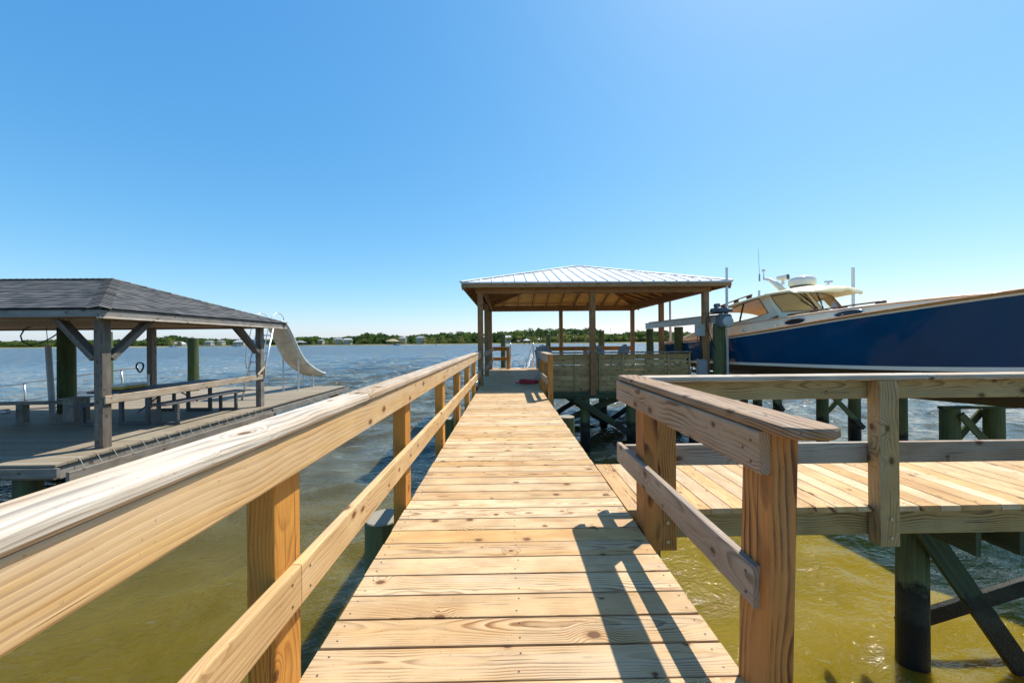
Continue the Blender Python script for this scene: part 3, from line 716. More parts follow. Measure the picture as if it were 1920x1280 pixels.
def adirondack(loc, rz, label, mat='chair'):
    t = thing('adirondack_chair', label, 'chair', (0, 0, 0), 'adirondack chairs in the pavilion')
    mb = MB(); n = 7
    hs_ = [.86, .95, 1.00, 1.03, 1.00, .95, .86]
    for k in range(n):
        x = (k - 3) * .082; wd = .076
        top = Vector((x * 1.12, .30 + (hs_[k]) * .30, .10 + hs_[k])); bot = Vector((x * .8, .30, .22))
        d = (top - bot); 
        mb.board(bot, top - d.normalized() * .02, wd, .018, up=(0, 1, 0), c=.004); 
        mb.cyl(top - d.normalized() * .03 + Vector((0, -.008, 0)), top - d.normalized() * .03 + Vector((0, .010, 0)), .038, .038, 14)
    mb.build('backrest', M[mat], t)
    mb = MB()
    for k in range(6):
        y = -.22 + k * .095; mb.board((-.27, y, .36 - k * .028), (.27, y, .36 - k * .028), .088, .018, c=.003)
    mb.build('seat', M[mat], t)
    for s_ in (-1, 1):
        mb = MB(); mb.board((s_ * .34, -.30, .60), (s_ * .32, .42, .575), .13, .02, c=.006); mb.build('armrest', M[mat], t)
        mb = MB(); mb.board((s_ * .30, -.24, 0), (s_ * .30, -.24, .59), .09, .02, up=(1, 0, 0)); mb.build('leg', M[mat], t)
        mb = MB(); mb.board((s_ * .275, -.28, .33), (s_ * .275, .62, .02), .02, .10, up=(0, 0, 1)); mb.build('leg', M[mat], t)
    t.location = loc; t.rotation_euler = (0, 0, rz); t.scale = (.94, .94, .95)
    return t
adirondack((1.28, 11.1, DECK), R(12), 'blue-grey slatted chair at the left end of the bench, nearest the walkway')
adirondack((2.72, 11.5, DECK), R(180), 'blue-grey slatted chair half hidden by the middle pavilion post')
adirondack((3.50, 11.9, DECK), R(-70), 'blue-grey slatted chair right of the middle pavilion post, seen edge-on')

eb = thing('electrical_box', 'pale grey electrical enclosure high on the near right pavilion post', 'electrical box', (5.35, 9.62, 3))
mb = MB(); mb.board((5.255, 9.60, 3.06), (5.255, 9.60, 3.38), .24, .11, up=(0, 1, 0), c=.012, seg=2); mb.build('enclosure', M['boxgrey'], eb)
mb = MB(); mb.board((5.255, 9.537, 3.08), (5.255, 9.537, 3.36), .215, .012, up=(0, 1, 0), c=.004); mb.build('cover', M['boxgrey'], eb)
mb = MB(); mb.box(5.17, 5.225, 9.526, 9.5305, 3.28, 3.34); mb.build('warning_label', M['yellow'], eb)
mb = MB(); mb.tube([(5.27, 9.60, 3.06), (5.27, 9.60, 2.8), (5.30, 9.6, 2.66), (5.30, 9.6, 2.45)], .028, 8); mb.tube([(5.20, 9.6, 3.06), (5.18, 9.6, 2.94), (5.22, 9.6, 2.86), (5.27, 9.6, 2.84)], .012, 6); mb.build('conduit', M['black'], eb)
e2 = thing('electrical_box', 'lower blue-grey junction box near the foot of the near right pavilion post', 'electrical box', (5.3, 9.6, 2))
mb = MB(); mb.board((5.31, 9.60, 1.95), (5.31, 9.60, 2.42), .24, .14, up=(0, 1, 0), c=.015, seg=2); mb.build('enclosure', M['chair'], e2)
mb = MB(); mb.board((5.31, 9.522, 1.98), (5.31, 9.522, 2.39), .20, .012, up=(0, 1, 0), c=.004); mb.build('cover', M['chair'], e2)
# orange-brown coil of rope hung beside
mb = MB(); pts = [(5.08 + .09 * math.cos(t * .5) + .01 * math.sin(t), 9.60 + .02 * math.sin(t * .9), 2.05 + .16 * math.sin(t * .5)) for t in range(60)]
mb.tube(pts, .012, 6); tag(mb.build('rope', M['rope'], loc=(5.08, 9.6, 2)), 'tan rope coil hanging beside the right end of the bench', 'rope')

M['gear'] = plain('blue_grey_housing', (.10, .13, .15), .45, .3, .3)
# ------------------------------------------------------------------ boat lift
lf = thing('boat_lift', 'steel cradle boat lift on pilings holding the navy motorboat', 'boat lift', (7.5, 10, 0))
for (x, y, r) in ((5.60, 9.30, .15), (5.62, 11.55, .14), (5.30, 13.1, .13)):
    piling(lf, x, y, 3.38, r)
for (x, y) in ((9.3, 8.3), (9.2, 13.7)):
    piling(lf, x, y, 2.1 if y > 10 else 1.6, .14)
def ibeam(mb, p0, p1, h=.20, w=.12):
    p0 = Vector(p0); p1 = Vector(p1); u = Vector((0, 0, 1))
    mb.board(p0, p1, .012, h - .024, c=.001); mb.board(p0 + u * (h / 2 - .006), p1 + u * (h / 2 - .006), w, .012, c=.001); mb.board(p0 - u * (h / 2 - .006), p1 - u * (h / 2 - .006), w, .012, c=.001)
mb = MB(); ibeam(mb, (5.61, 9.15, 3.51), (5.26, 13.4, 3.50)); mb.build('top_beam', M['galv'], lf)
mb = MB(); mb.tube([(5.70, 9.2, 3.62), (5.36, 13.3, 3.62)], .025, 8); mb.build('drive_pipe', M['galv'], lf)
mb = MB(); mb.board((5.63, 9.05, 3.44), (5.63, 9.26, 3.44), .31, .31, c=.03, seg=2)
mt = mb.build('gearbox', M['gear'], lf)
mb = MB(); mb.cyl((5.67, 9.045, 3.42), (5.67, 9.00, 3.42), .14, .13, 22); mb.cyl((5.67, 9.0, 3.42), (5.67, 8.985, 3.42), .11, .06, 22); mb.build('gear_cover', M['boxgrey'], mt)
mb = MB(); mb.cyl((5.30, 9.12, 3.70), (5.62, 9.12, 3.72), .07, .07, 14); mb.cyl((5.62, 9.12, 3.72), (5.70, 9.12, 3.72), .085, .085, 14); mb.cyl((5.72, 9.12, 3.72), (5.83, 9.12, 3.72), .05, .05, 12)
for q in range(5): mb.cyl((5.36 + q * .05, 9.12, 3.70), (5.37 + q * .05, 9.12, 3.70), .082, .082, 14)
mb.board((5.5, 9.12, 3.60), (5.75, 9.12, 3.60), .16, .03, c=.004); mb.board((5.44, 9.05, 3.84), (5.44, 9.18, 3.84), .10, .10, c=.02); mb.build('motor', M['gear'], lf)
mb = MB(); mb.tube([(5.34, 9.1, 3.74), (5.24, 9.12, 3.66), (5.22, 9.2, 3.5), (5.24, 9.25, 3.3), (5.32, 9.28, 3.15), (5.44, 9.22, 2.7)], .012, 6); mb.build('cable', M['black'], lf)
# cradle beams and cables
for y, zk in ((9.75, 1.90), (12.2, 1.84)):
    mb = MB(); ibeam(mb, (5.7, y, zk - .18), (9.35, y, zk - .18), .24, .14); mb.build('cradle_beam', M['galv'], lf)
    for x in (5.78, 9.1):
        mb = MB(); mb.tube([(x - (.1 if x < 6 else 0), y, 3.45 if x < 6 else 2.6), (x, y, zk - .1)], .007, 5); mb.build('cable', M['galv'], lf)
for x in (6.75, 8.45):
    mb = MB(); mb.board((x + .1, 8.6, 1.86), (x - .35, 12.9, 1.88), .10, .12, c=.02, seg=2); mb.build('bunk', M['greywood'], lf)
for (x, y, zt, zb, r) in ((5.83, 9.32, 4.85, 1.55, .032), (5.83, 12.6, 4.55, 1.6, .036), (9.3, 9.4, 4.85, 1.55, .036), (9.05, 12.6, 4.7, 1.6, .036)):
    mb = MB(); mb.cyl((x, y, zb), (x, y, zt), r, r, 12); mb.cyl((x, y, zt), (x, y, zt + .01), r * 1.15, r * 1.0, 12); mb.build('guide_post', M['pvc'], lf)

# pile bents carrying the far side of the boat cradle
for yy, (xa, xb), l in ((6.75, (8.55, 9.42), 'pair of cross-braced pilings under the bow of the motorboat, at the right edge'), (9.95, (8.93, 9.85), 'pair of cross-braced pilings seen under the rail, left of the railing post'), (12.5, (8.88, 9.6), 'far pair of dark pilings seen above the rounded rail end')):
    cw = thing('pile_bent', l, 'pilings', ((xa + xb) / 2, yy, 0), 'pile bents beyond the motorboat')
    for xx in (xa, xb): piling(cw, xx, yy, 1.60, .14)
    if yy < 8:
        mb = MB(); mb.board((xa - .3, yy - .09, 1.625), (xb + .3, yy - .09, 1.625), .09, .05, c=.004); mb.build('cap_beam', M['brace'], cw)
    mb = MB(); mb.board((xa, yy - .17, 1.50), (xb + .1, yy - .17, .45), .13, .04, up=(0, 1, 0)); mb.build('brace', M['pile'], cw)
    mb = MB(); mb.board((xb, yy + .17, 1.50), (xa - .1, yy + .17, .45), .13, .04, up=(0, 1, 0)); mb.build('brace', M['pile'], cw)

# ------------------------------------------------------------------ motorboat
A8 = R(8)
def BP(s, b, h): return Vector((6.99 + math.sin(A8) * s - math.cos(A8) * b, 12.9 - math.cos(A8) * s - math.sin(A8) * b, EYE + h))
def itp(t, x):
    if x <= t[0][0]: return t[0][1]
    for (x0, y0), (x1, y1) in zip(t, t[1:]):
        if x <= x1:
            u = (x - x0) / (x1 - x0); return y0 + (y1 - y0) * u
    return t[-1][1]
def smooth(t, n=61):
    xs = np.linspace(t[0][0], t[-1][0], n); ys = np.array([itp(t, x) for x in xs])
    for _ in range(6): ys[1:-1] = (ys[:-2] + 2 * ys[1:-1] + ys[2:]) / 4
    return list(zip(xs, ys))
HB = smooth([(0, 1.36), (1, 1.47), (2, 1.55), (4, 1.60), (6, 1.57), (7, 1.48), (8, 1.33), (9, 1.02), (10, .52), (10.8, .015)])
HS = smooth([(0, -.09), (1, -.05), (2, -.01), (3, .05), (4, .14), (5, .255), (6, .375), (7, .485), (8, .60), (9, .70), (10, .80), (10.8, .88)])
HW = smooth([(0, -.733), (2, -.675), (4, -.615), (6, -.555), (7, -.52), (8, -.465), (9, -.40), (10, -.32), (10.8, -.22)])
BW = smooth([(0, 1.30), (2, 1.43), (4, 1.46), (6, 1.38), (7, 1.22), (8, .96), (9, .60), (10, .24), (10.8, .01)])
KL = smooth([(0, -1.02), (3, -1.10), (6, -1.16), (8, -1.07), (9.4, -.75), (10.2, -.50), (10.8, -.24)])
bt = thing('motorboat', 'large navy blue motorboat with a cream cabin raised on the boat lift', 'boat', tuple(BP(5, 0, -1.05)))
NS = 44; SS = [10.8 * i / NS for i in range(NS + 1)]
def sec_side(s):
    b, w, hs_, hw = itp(HB, s), itp(BW, s), itp(HS, s), itp(HW, s) + .045
    out = []
    for k in range(11):
        t = k / 10; flare = t + .10 * math.sin(math.pi * t) * (1 if s < 6 else -1.2 * min(1, (s - 6) / 3) + (1 - min(1, (s - 6) / 3)))
        out.append((w + (b - w) * flare, hw + (hs_ - hw) * t))
    if s < 2: pass
    return out
for side in (1, -1):
    mb = MB(); mb.grid([[BP(s, q[0] * side, q[1]) for q in sec_side(s)] for s in SS], flip=side < 0)
    mb.build('hull_side', M['navy'], bt)
    mb = MB(); mb.grid([[BP(s, (itp(BW, s) + .004) * side, itp(HW, s) - .02), BP(s, (itp(BW, s) + .006) * side, itp(HW, s) + .046)] for s in SS], flip=side < 0)
    mb.build('boot_stripe', M['white'], bt)
    mb = MB(); mb.grid([[BP(s, side * (itp(HB, s) + .004 - (itp(HB, s) - itp(BW, s)) * .06), itp(HS, s) - .048), BP(s, side * (itp(HB, s) + .008), itp(HS, s) - .004)] for s in SS], flip=side < 0)
    mb.build('sheer_stripe', M['white'], bt)
    mb = MB(); mb.tube([BP(s, side * (itp(HB, s) + .008), itp(HS, s) + .010) for s in SS], .026, 8)
    mb.build('rub_rail', M['teak'], bt)
mb = MB()
mb.grid([[BP(s, itp(BW, s) * side_ * t, itp(HW, s) - .02 + (itp(KL, s) - itp(HW, s)) * (1 - t) ** 1.1) for side_, t in [(1, q) for q in (1, .8, .6, .4, .2, 0)] + [(-1, q) for q in (.2, .4, .6, .8, 1)]] for s in SS], flip=True)
mb.build('bottom', M['bottom'], bt)
mb = MB(); q = sec_side(0); ring = [BP(0, a, h) for a, h in q]; ring2 = [BP(0, -a, h) for a, h in q]
mb.grid([ring, [BP(-.06, 0, h) for a, h in q], ring2]); mb.add([ring[0], BP(0, 0, itp(KL, 0)), ring2[0]], [[0, 1, 2]], None, .5); mb.build('transom', M['navy'], bt)
mb = MB(); S2 = SS
mb.grid([[BP(s, (itp(HB, s) - .01) * t, itp(HS, s) - .002 + (.02 if s > 5 else 0) * (1 - t * t) * 4) for t in (1, .7, .35, 0, -.35, -.7, -1)] for s in S2 if s > 3.4])
mb.build('foredeck', M['cream'], bt)
mb = MB(); mb.grid([[BP(s, (itp(HB, s) - .01) * t, itp(HS, s) - .002) for t in (1, .88)] for s in SS if s < 3.7]); mb.grid([[BP(s, -(itp(HB, s) - .01) * t, itp(HS, s) - .002) for t in (1, .88)] for s in SS if s < 3.7], flip=True)
mb.grid([[BP(s, (itp(HB, s)) * .88 * t, itp(HS, s) - .55) for t in (1, 0, -1)] for s in (0.05, 1.2, 2.4, 3.7)])
for sd in (1, -1): mb.grid([[BP(s, itp(HB, s) * .88 * sd, itp(HS, s) - .002), BP(s, itp(HB, s) * .88 * sd, itp(HS, s) - .55)] for s in SS if s < 3.7], flip=sd > 0)
mb.build('cockpit', M['teak'], bt)
# raised trunk with oval ports
TT = smooth([(.6, .05), (1.5, .27), (2, .33), (3, .405), (4, .475), (5, .545), (6, .615), (7, .66), (7.6, .685), (8.2, .69)])
TB = smooth([(.6, 1.22), (2, 1.27), (4, 1.30), (5, 1.29), (6, 1.22), (7, 1.08), (7.6, .92), (8.2, .60)])
TS = [.6 + 7.6 * i / 40 for i in range(41)]
def trunk_side(s):
    tb, tt = itp(TB, s), itp(TT, s); hb = itp(HS, s) - .01
    return [(tb + .05, hb), (tb + .035, hb + (tt - hb) * .5), (tb, tt - .05), (tb - .015, tt - .015), (tb - .05, tt)]
mb = MB(); rows = []
for s in TS:
    q = trunk_side(s); cr = .05
    rows.append([BP(s, a, h) for a, h in q] + [BP(s, itp(TB, s) * t, itp(TT, s) + cr * (1 - t * t)) for t in (.7, .35, 0, -.35, -.7)] + [BP(s, -a, h) for a, h in q[::-1]])
fwd = [r for s, r in zip(TS, rows) if s >= 4.2]; aft = [r[:5] for s, r in zip(TS, rows) if s <= 4.3]; aft2 = [r[-5:] for s, r in zip(TS, rows) if s <= 4.3]
mb.grid(fwd); mb.grid(aft); mb.grid(aft2)
mb.add(rows[-1], [list(range(len(rows[-1])))], None, .5)
trk = mb.build('trunk_cabin', M['cream'], bt)
for side in (1, -1):
    mb = MB(); mb.tube([BP(s, side * (itp(TB, s) - .004), itp(TT, s) - .028) for s in TS[4:]], .011, 6); mb.build('teak_trim', M['teak'], trk)
    for s0 in (4.98, 6.02):
        hh = (itp(TT, s0) + itp(HS, s0)) / 2 - .005
        hl = .23; hv = .062; slope = (itp(TT, s0 + .1) - itp(TT, s0 - .1)) / .2
        def ov(k, e, out):
            t = 2 * math.pi * k / 28; ds = math.cos(t) * (hl + e); dh = math.sin(t) * (hv + e) + slope * ds
            s = s0 + ds; f_ = (hh + dh - itp(HS, s)) / (itp(TT, s) - itp(HS, s)); bb = itp(TB, s) + .045 - .04 * f_
            return BP(s, side * (bb + out), hh + dh)
        mb = MB(); inner = [ov(k, 0, .010) for k in range(28)]; mb.add(inner, [list(range(28))], None, .5); 
        pt = mb.build('portlight', M['darkwin'], trk)
        mb = MB(); mb.tube([ov(k, .008, .012) for k in range(28)], .012, 6, closed=True); mb.build('port_frame', M['steel'], trk)
    mb = MB(); mb.cyl(BP(4.55, side * 1.30, .32), BP(4.55, side * 1.36, .32), .035, .03, 12); mb.cyl(BP(3.6, side * 1.31, .25), BP(3.6, side * 1.36, .25), .05, .03, 12); mb.build('vent_fitting', M['steel'], trk)
    # grab rails on the trunk top and on the roof edge
    mb = MB(); g_ = [4.7 + 1.75 * k / 24 for k in range(25)]
    mb.tube([BP(s, side * (itp(TB, s) - .14), itp(TT, s) + .045) for s in g_], .016, 6)
    for s in (4.75, 5.25, 5.8, 6.4): mb.board(BP(s - .08, side * (itp(TB, s) - .14), itp(TT, s) + .02), BP(s + .08, side * (itp(TB, s) - .14), itp(TT, s) + .03), .03, .06, c=.01)
    mb.build('grab_rail', M['teakdark'], bt)
# cabin house: roof, corner pillars, window frames
CB = .97
def strut(mb, a, b, w, d, up=(0, 1, 0)): mb.board(a, b, w, d, up=up, c=.012, seg=2)
RT = smooth([(.9, .70), (1.6, .86), (2.3, 1.00), (3, 1.12), (3.6, 1.20), (4.1, 1.25), (4.6, 1.27), (5.05, 1.255)])
def roof_hb(s):
    if s > 3.9: return 1.08 * max(0.02, 1 - ((s - 3.9) / 1.16) ** 2.6) ** .5
    return 1.02 + .06 * min(1, (s - .9) / 2)
RS = [1.7 + 3.35 * i / 46 for i in range(47)]
mb = MB(); up_ = []; dn = []
for s in RS:
    hb = roof_hb(s); e = itp(RT, s) - .05 - .04 * (s > 4.6)
    rr_ = []
    for k in range(17):
        t = -1 + 2 * k / 16
        cr = .14 * (1 - abs(t) ** 2.4) * min(1, .15 + hb)
        rr_.append(BP(s, -hb * t, e - .06 + cr))
    up_.append(rr_); dn.append([q - Vector((0, 0, .045)) for q in rr_])
mb.grid(up_); mb.grid(dn, flip=True)
mb.grid([[u[0], d[0]] for u, d in zip(up_, dn)]); mb.grid([[u[-1], d[-1]] for u, d in zip(up_, dn)], flip=True)
mb.grid([up_[-1], dn[-1]]); mb.grid([up_[0], dn[0]], flip=True)
roofb = mb.build('cabin_roof', M['creamroof'], bt)
for side in (1, -1):
    mb = MB(); g_ = [1.75 + 1.6 * k / 20 for k in range(21)]
    mb.tube([BP(s, side * .86, itp(RT, s) + .045) for s in g_], .018, 6)
    for s in (1.85, 2.3, 2.8, 3.25): mb.board(BP(s - .08, side * .86, itp(RT, s - .08) - .0), BP(s + .08, side * .86, itp(RT, s + .08) - .0), .03, .07, c=.01)
    mb.build('grab_rail', M['teakdark'], roofb)
def plate(mb, outer, inner, thick, mat=0):
    """ring between two 3D outlines of equal count, given a thickness vector"""
    n = len(outer); th = Vector(thick)
    vs = outer + inner + [q + th for q in outer] + [q + th for q in inner]
    fs = []
    for k in range(n):
        j = (k + 1) % n
        fs += [[k, j, n + j, n + k], [2 * n + j, 2 * n + k, 3 * n + k, 3 * n + j], [j, k, 2 * n + k, 2 * n + j], [n + k, n + j, 3 * n + j, 3 * n + k]]
    mb.add(vs, fs, None, .5, mat)
def resamp(pts, n):
    P_ = [Vector(p) for p in pts] + [Vector(pts[0])]; L = [0]
    for a, b in zip(P_, P_[1:]): L.append(L[-1] + (b - a).length)
    out = []
    for k in range(n):
        d = L[-1] * k / n
        for i in range(len(L) - 1):
            if L[i + 1] >= d - 1e-9: out.append(P_[i].lerp(P_[i + 1], (d - L[i]) / max(1e-9, L[i + 1] - L[i]))); break
    return out
# side walls with a long arched window: start at the front foot of each outline
for side in (1, -1):
    def S(s, h): return (s, h)
    fr0, fr1 = (4.30, .60), (3.92, 1.12)
    outer = [fr0, fr1] + [(s, itp(RT, s) - .105) for s in (3.6, 3.3, 3.0, 2.7, 2.4, 2.1, 1.85)] + [(1.95, .55), (1.9, .28)] + [(s, itp(TT, s) - .03) for s in (2.1, 2.6, 3.2, 3.8)]
    inner = [(4.02, .66), (3.70, 1.055)] + [(3.4, 1.02), (3.1, .96), (2.8, .88), (2.55, .78), (2.36, .66), (2.25, .54), (2.2, .45)] + [(2.2, .43), (2.4, .43)] + [(2.7, .455), (3.0, .49), (3.4, .54), (3.7, .59)]
    mb = MB(); bo = lambda h: CB + .08 * (1 - (h - .4) / .8)
    plate(mb, [BP(s, side * bo(h), h) for s, h in outer], [BP(s, side * bo(h), h) for s, h in inner], BP(0, -side * .04, 0) - BP(0, 0, 0))
    cs = mb.build('cabin_side', M['cream'], bt)
    mb = MB(); mb.add([BP(s, side * (bo(h) - .02), h) for s, h in inner], [list(range(len(inner)))], None, .5); mb.build('window_pane', M['glass'], cs)
    mb = MB(); mb.tube([BP(s, side * (bo(h) + .004), h) for s, h in inner], .010, 6, closed=True); mb.board(BP(3.12, side * bo(.5), .50), BP(3.22, side * bo(.9), .98), .03, .04, up=(0, 0, 1) if False else (0, 1, 0), c=.004); mb.build('window_trim', M['black'], cs)
    # windscreen half
    def WS(u, v):   # u 0 centre..1 side, v 0 foot..1 head
        s = 4.46 - .18 * u ** 2 - (.42 - .06 * u) * v; b = side * (u * (CB + .05) - u * .04 * v); h = (.70 - .06 * u) + v * (.56 - .06 * u)
        return BP(s, b, h)
    o_ = [WS(0, -.25), WS(.5, -.25), WS(1, -.25), WS(1.0, .5), WS(1.0, 1.05), WS(.5, 1.05), WS(0, 1.05), WS(0, .5)]
    i_ = [WS(.07, .04), WS(.5, .03), WS(.90, .04), WS(.93, .5), WS(.93, .92), WS(.5, .95), WS(.07, .95), WS(.07, .5)]
    mb = MB(); plate(mb, o_, i_, BP(-.045, 0, 0) - BP(0, 0, 0)); ws = mb.build('windscreen_frame', M['cream'], bt)
    mb = MB(); sh = BP(-.02, 0, 0) - BP(0, 0, 0); mb.add([q + sh for q in i_], [list(range(8))], None, .5); mb.build('windscreen_pane', M['glass'], ws)
    mb = MB(); mb.tube([q + (BP(.004, 0, 0) - BP(0, 0, 0)) for q in i_], .009, 6, closed=True); mb.build('window_trim', M['teakdark'], ws)
    mb = MB(); a = WS(.25, 1.0); b = WS(.12, .15) if side < 0 else WS(.12, .12); off = BP(.035, 0, 0) - BP(0, 0, 0)
    for du in (0, .04): mb.tube([WS(.28 + du, 1.0) + off, WS(.12 + du, .35) + off], .007, 5)
    mb.tube([WS(.22, .70) + off * .6, WS(.08, .10) + off * .6], .013, 5); mb.build('wiper', M['black'], bt)
# inside: aft arch bulkhead and seat backs
mb = MB(); mb.board(BP(3.4, .25, .45), BP(3.5, .25, .80), .5, .08, up=(0, 1, 0), c=.03, seg=2); mb.board(BP(3.4, -.45, .45), BP(3.5, -.45, .80), .5, .08, up=(0, 1, 0), c=.03, seg=2)
mb.build('helm_seat', M['cream'], bt)
mb = MB(); mb.board(BP(4.15, .9, .56), BP(4.15, -.9, .56), .3, .12, c=.03); mb.tube([BP(3.95, -.35 + .17 * math.cos(t * .42), .68 + .17 * math.sin(t * .42)) for t in range(15)], .014, 6, closed=True); mb.build('dashboard', M['teak'], bt)
arch_o = [(-1.0, .40), (-1.0, 1.06), (-.5, 1.12), (0, 1.14), (.5, 1.12), (1.0, 1.06), (1.0, .40), (.9, .40)]
arch_i = [(-.93, .42), (-.86, .72), (-.42, .97), (0, .80), (.42, .97), (.86, .72), (.93, .42), (.90, .41)]
# radar, mast, lights, aerials
rd = MB(); c = BP(3.98, 0, 1.33); 
prof = [(.26, 0), (.285, .03), (.285, .13), (.27, .19), (.22, .23), (.12, .245), (.01, .25)]
rd.grid([[c + Vector((r * math.cos(2 * math.pi * k / 28), r * math.sin(2 * math.pi * k / 28), .03 + z)) for k in range(28)] for r, z in prof], wrap=True)
rdo = rd.build('radar_dome', M['white'], bt)
mb = MB(); mb.cyl(c, c + Vector((0, 0, .035)), .25, .26, 24); mb.build('radar_base', M['darkwin'], rdo)
mb = MB(); ms = BP(3.5, 0, 1.26); tip = BP(3.02, .18, 1.66)
mb.tube([ms, ms.lerp(tip, .35) + Vector((0, 0, .09)), ms.lerp(tip, .7) + Vector((0, 0, .12)), tip + Vector((0, 0, .05))], [.085, .07, .05, .035], 10)
mst = mb.build('mast', M['white'], bt)
mb = MB(); mb.cyl(tip + Vector((0, 0, .04)), tip + Vector((0, 0, .26)), .018, .014, 8); mb.cyl(tip + Vector((0, 0, .26)), tip + Vector((0, 0, .31)), .05, .035, 12); mb.build('anchor_light', M['white'], mst)
mb = MB(); q = tip + Vector((-.12, 0, -.02)); mb.cyl(q, q + Vector((0, 0, .2)), .022, .018, 8); mb.tube([q + Vector((0, 0, .2)), q + Vector((-.03, 0, .95))], [.006, .004], 5); mb.build('aerial', M['chair'], mst)
mb = MB(); q = ms.lerp(tip, .35) + Vector((.12, -.05, .28)); d = BP(1, -.3, 0) - BP(0, 0, 0); d.normalize()
mb.cyl(q - d * .13, q + d * .12, .07, .085, 16); mb.cyl(q + Vector((0, 0, -.06)), q + Vector((0, 0, -.2)), .03, .04, 10); sp = mb.build('spotlight', M['white'], mst)
mb = MB(); mb.cyl(q + d * .12, q + d * .128, .07, .07, 16); mb.build('lens', M['darkwin'], sp)
mb = MB(); q = BP(4.55, -.1, 1.31); mb.cyl(q, q + Vector((.0, 0, .05)), .02, .02, 8); mb.cyl(q + Vector((-.08, 0, .06)), q + Vector((.08, 0, .06)), .025, .03, 10); mb.build('horn', M['steel'], bt)
mb = MB(); mb.slab([tuple(BP(s, b, 0).xy) for s, b in ((7.6, .35), (7.6, -.35), (6.9, -.35), (6.9, .35))][::-1], EYE + .66, EYE + .70, .01); mb.build('hatch', M['white'], bt)
# ------------------------------------------------------------------ neighbouring dock on the left
LZ = 1.23
ld = thing('dock', 'low grey plank dock on the left carrying the shingled shelter and the slide', 'dock', (-9, 9, 0))
mb = MB(); y = 5.22
while y < 14.38:
    dz = random.uniform(-.001, .001)
    xl = -17.0 if y < 10.4 else -11.75
    for a, b in ((xl, -11.76), (-11.755, -6.55)) if xl < -12 else ((xl, -6.55),):
        mb.board((a, y + .072, LZ - .019 + dz), (b, y + .072, LZ - .019 + dz), .1395, .036, c=.003)
    y += .1437
mb.build('decking', M['greydeck'], ld)
mb = MB(); mb.board((-17, 5.26, LZ - .135), (-6.60, 5.26, LZ - .135), .04, .19); mb.board((-17, 5.215, LZ - .12), (-6.5, 5.215, LZ - .12), .04, .14)
mb.board((-6.60, 5.3, LZ - .14), (-6.60, 14.4, LZ - .14), .04, .195); mb.board((-11.8, 14.42, LZ - .14), (-6.6, 14.42, LZ - .14), .04, .195); mb.build('rim_joist', M['greywood'], ld)
mb = MB(); mb.board((-6.40, 5.24, LZ - .19), (-6.40, 9.75, LZ - .19), .05, .135); mb.board((-6.44, 9.8, LZ - .13), (-6.44, 14.5, LZ - .13), .05, .14); mb.build('waler', M['greywood'], ld)
mb = MB()
yy = 5.5
while yy < 9.7:
    mb = MB(); mb.tube([(-6.60, yy, LZ + .004), (-6.545, yy, LZ + .003), (-6.53, yy + .02, LZ - .06), (-6.42, yy - .04, LZ - .125)], .0045, 5)
    mb.build('rope_loop', M['rope'], ld); yy += .235
for (x, y) in ((-7.2, 5.42), (-10.3, 5.42), (-6.85, 9.9), (-6.85, 14.1), (-10, 14.1), (-10, 9.9), (-13.5, 5.45)):
    piling(ld, x, y, LZ - .24, .15, mat='brace')
mb = MB(); mb.board((-6.52, 9.80, LZ - .30), (-6.52, 10.02, LZ - .30), .05, .3, c=.01); mb.cyl((-6.49, 9.9, LZ - .12), (-6.45, 9.9, LZ - .12), .04, .04, 10); mb.build('cleat_block', M['greywood'], ld)

sh = thing('shelter', 'open boat shelter with a dark shingled hip roof on grey posts at the left', 'shelter', (-10, 8, 0))
GX, GY0, GY1, GZ = -6.5, 5.74, 10.57, EYE + .60
APX, APY, APZ = -8.92, 8.155, EYE + 1.49
GXL, APXL = -17.5, -15.1
def shingles(mb, a, b, c, d):
    """courses on a slope: a-b eave, d-c ridge; each course lifts at its butt"""
    ax = (b - a).normalized(); L = (b - a).length; up = (d - a) - ax * (d - a).dot(ax); ul = up.length; un = up / ul; nr = ax.cross(un)
    la = (d - a).dot(ax); lb = L - (c - a).dot(ax); n = max(1, round(ul / .135)); st = ul / n
    for k in range(n):
        t0, t1 = k / n, (k + 1) / n
        p = [a + ax * la * t0 + un * k * st, b - ax * lb * t0 + un * k * st, b - ax * lb * t1 + un * (k + 1) * st, a + ax * la * t1 + un * (k + 1) * st]
        lift = nr * .012
        v = [p[0] + lift, p[1] + lift, p[2] + nr * .002, p[3] + nr * .002, p[0] - nr * .01, p[1] - nr * .01]
        gs = [((q - a).dot(ax), min(max((q - a).dot(un), k * st + .01), (k + 1) * st - .01) * .135 / st, 0) for q in v]
        mb.add(v, [[0, 1, 2, 3], [4, 5, 1, 0]], gs, .5)
c0 = [Vector((GXL, GY0, GZ)), Vector((GX, GY0, GZ)), Vector((GX, GY1, GZ)), Vector((GXL, GY1, GZ)), Vector((APXL, APY, APZ)), Vector((APX, APY, APZ))]
mb = MB(); shingles(mb, c0[0], c0[1], c0[5], c0[4]); shingles(mb, c0[1], c0[2], c0[5], c0[5]); shingles(mb, c0[2], c0[3], c0[4], c0[5]); shingles(mb, c0[3], c0[0], c0[4], c0[4])
dn = Vector((0, 0, -.03))
mb.add([q + dn for q in c0], [[0, 1, 5, 4][::-1], [1, 2, 5][::-1], [2, 3, 4, 5][::-1], [3, 0, 4][::-1]], None, .3)
rfo = mb.build('roof', M['shingle'], sh)
mb = MB()
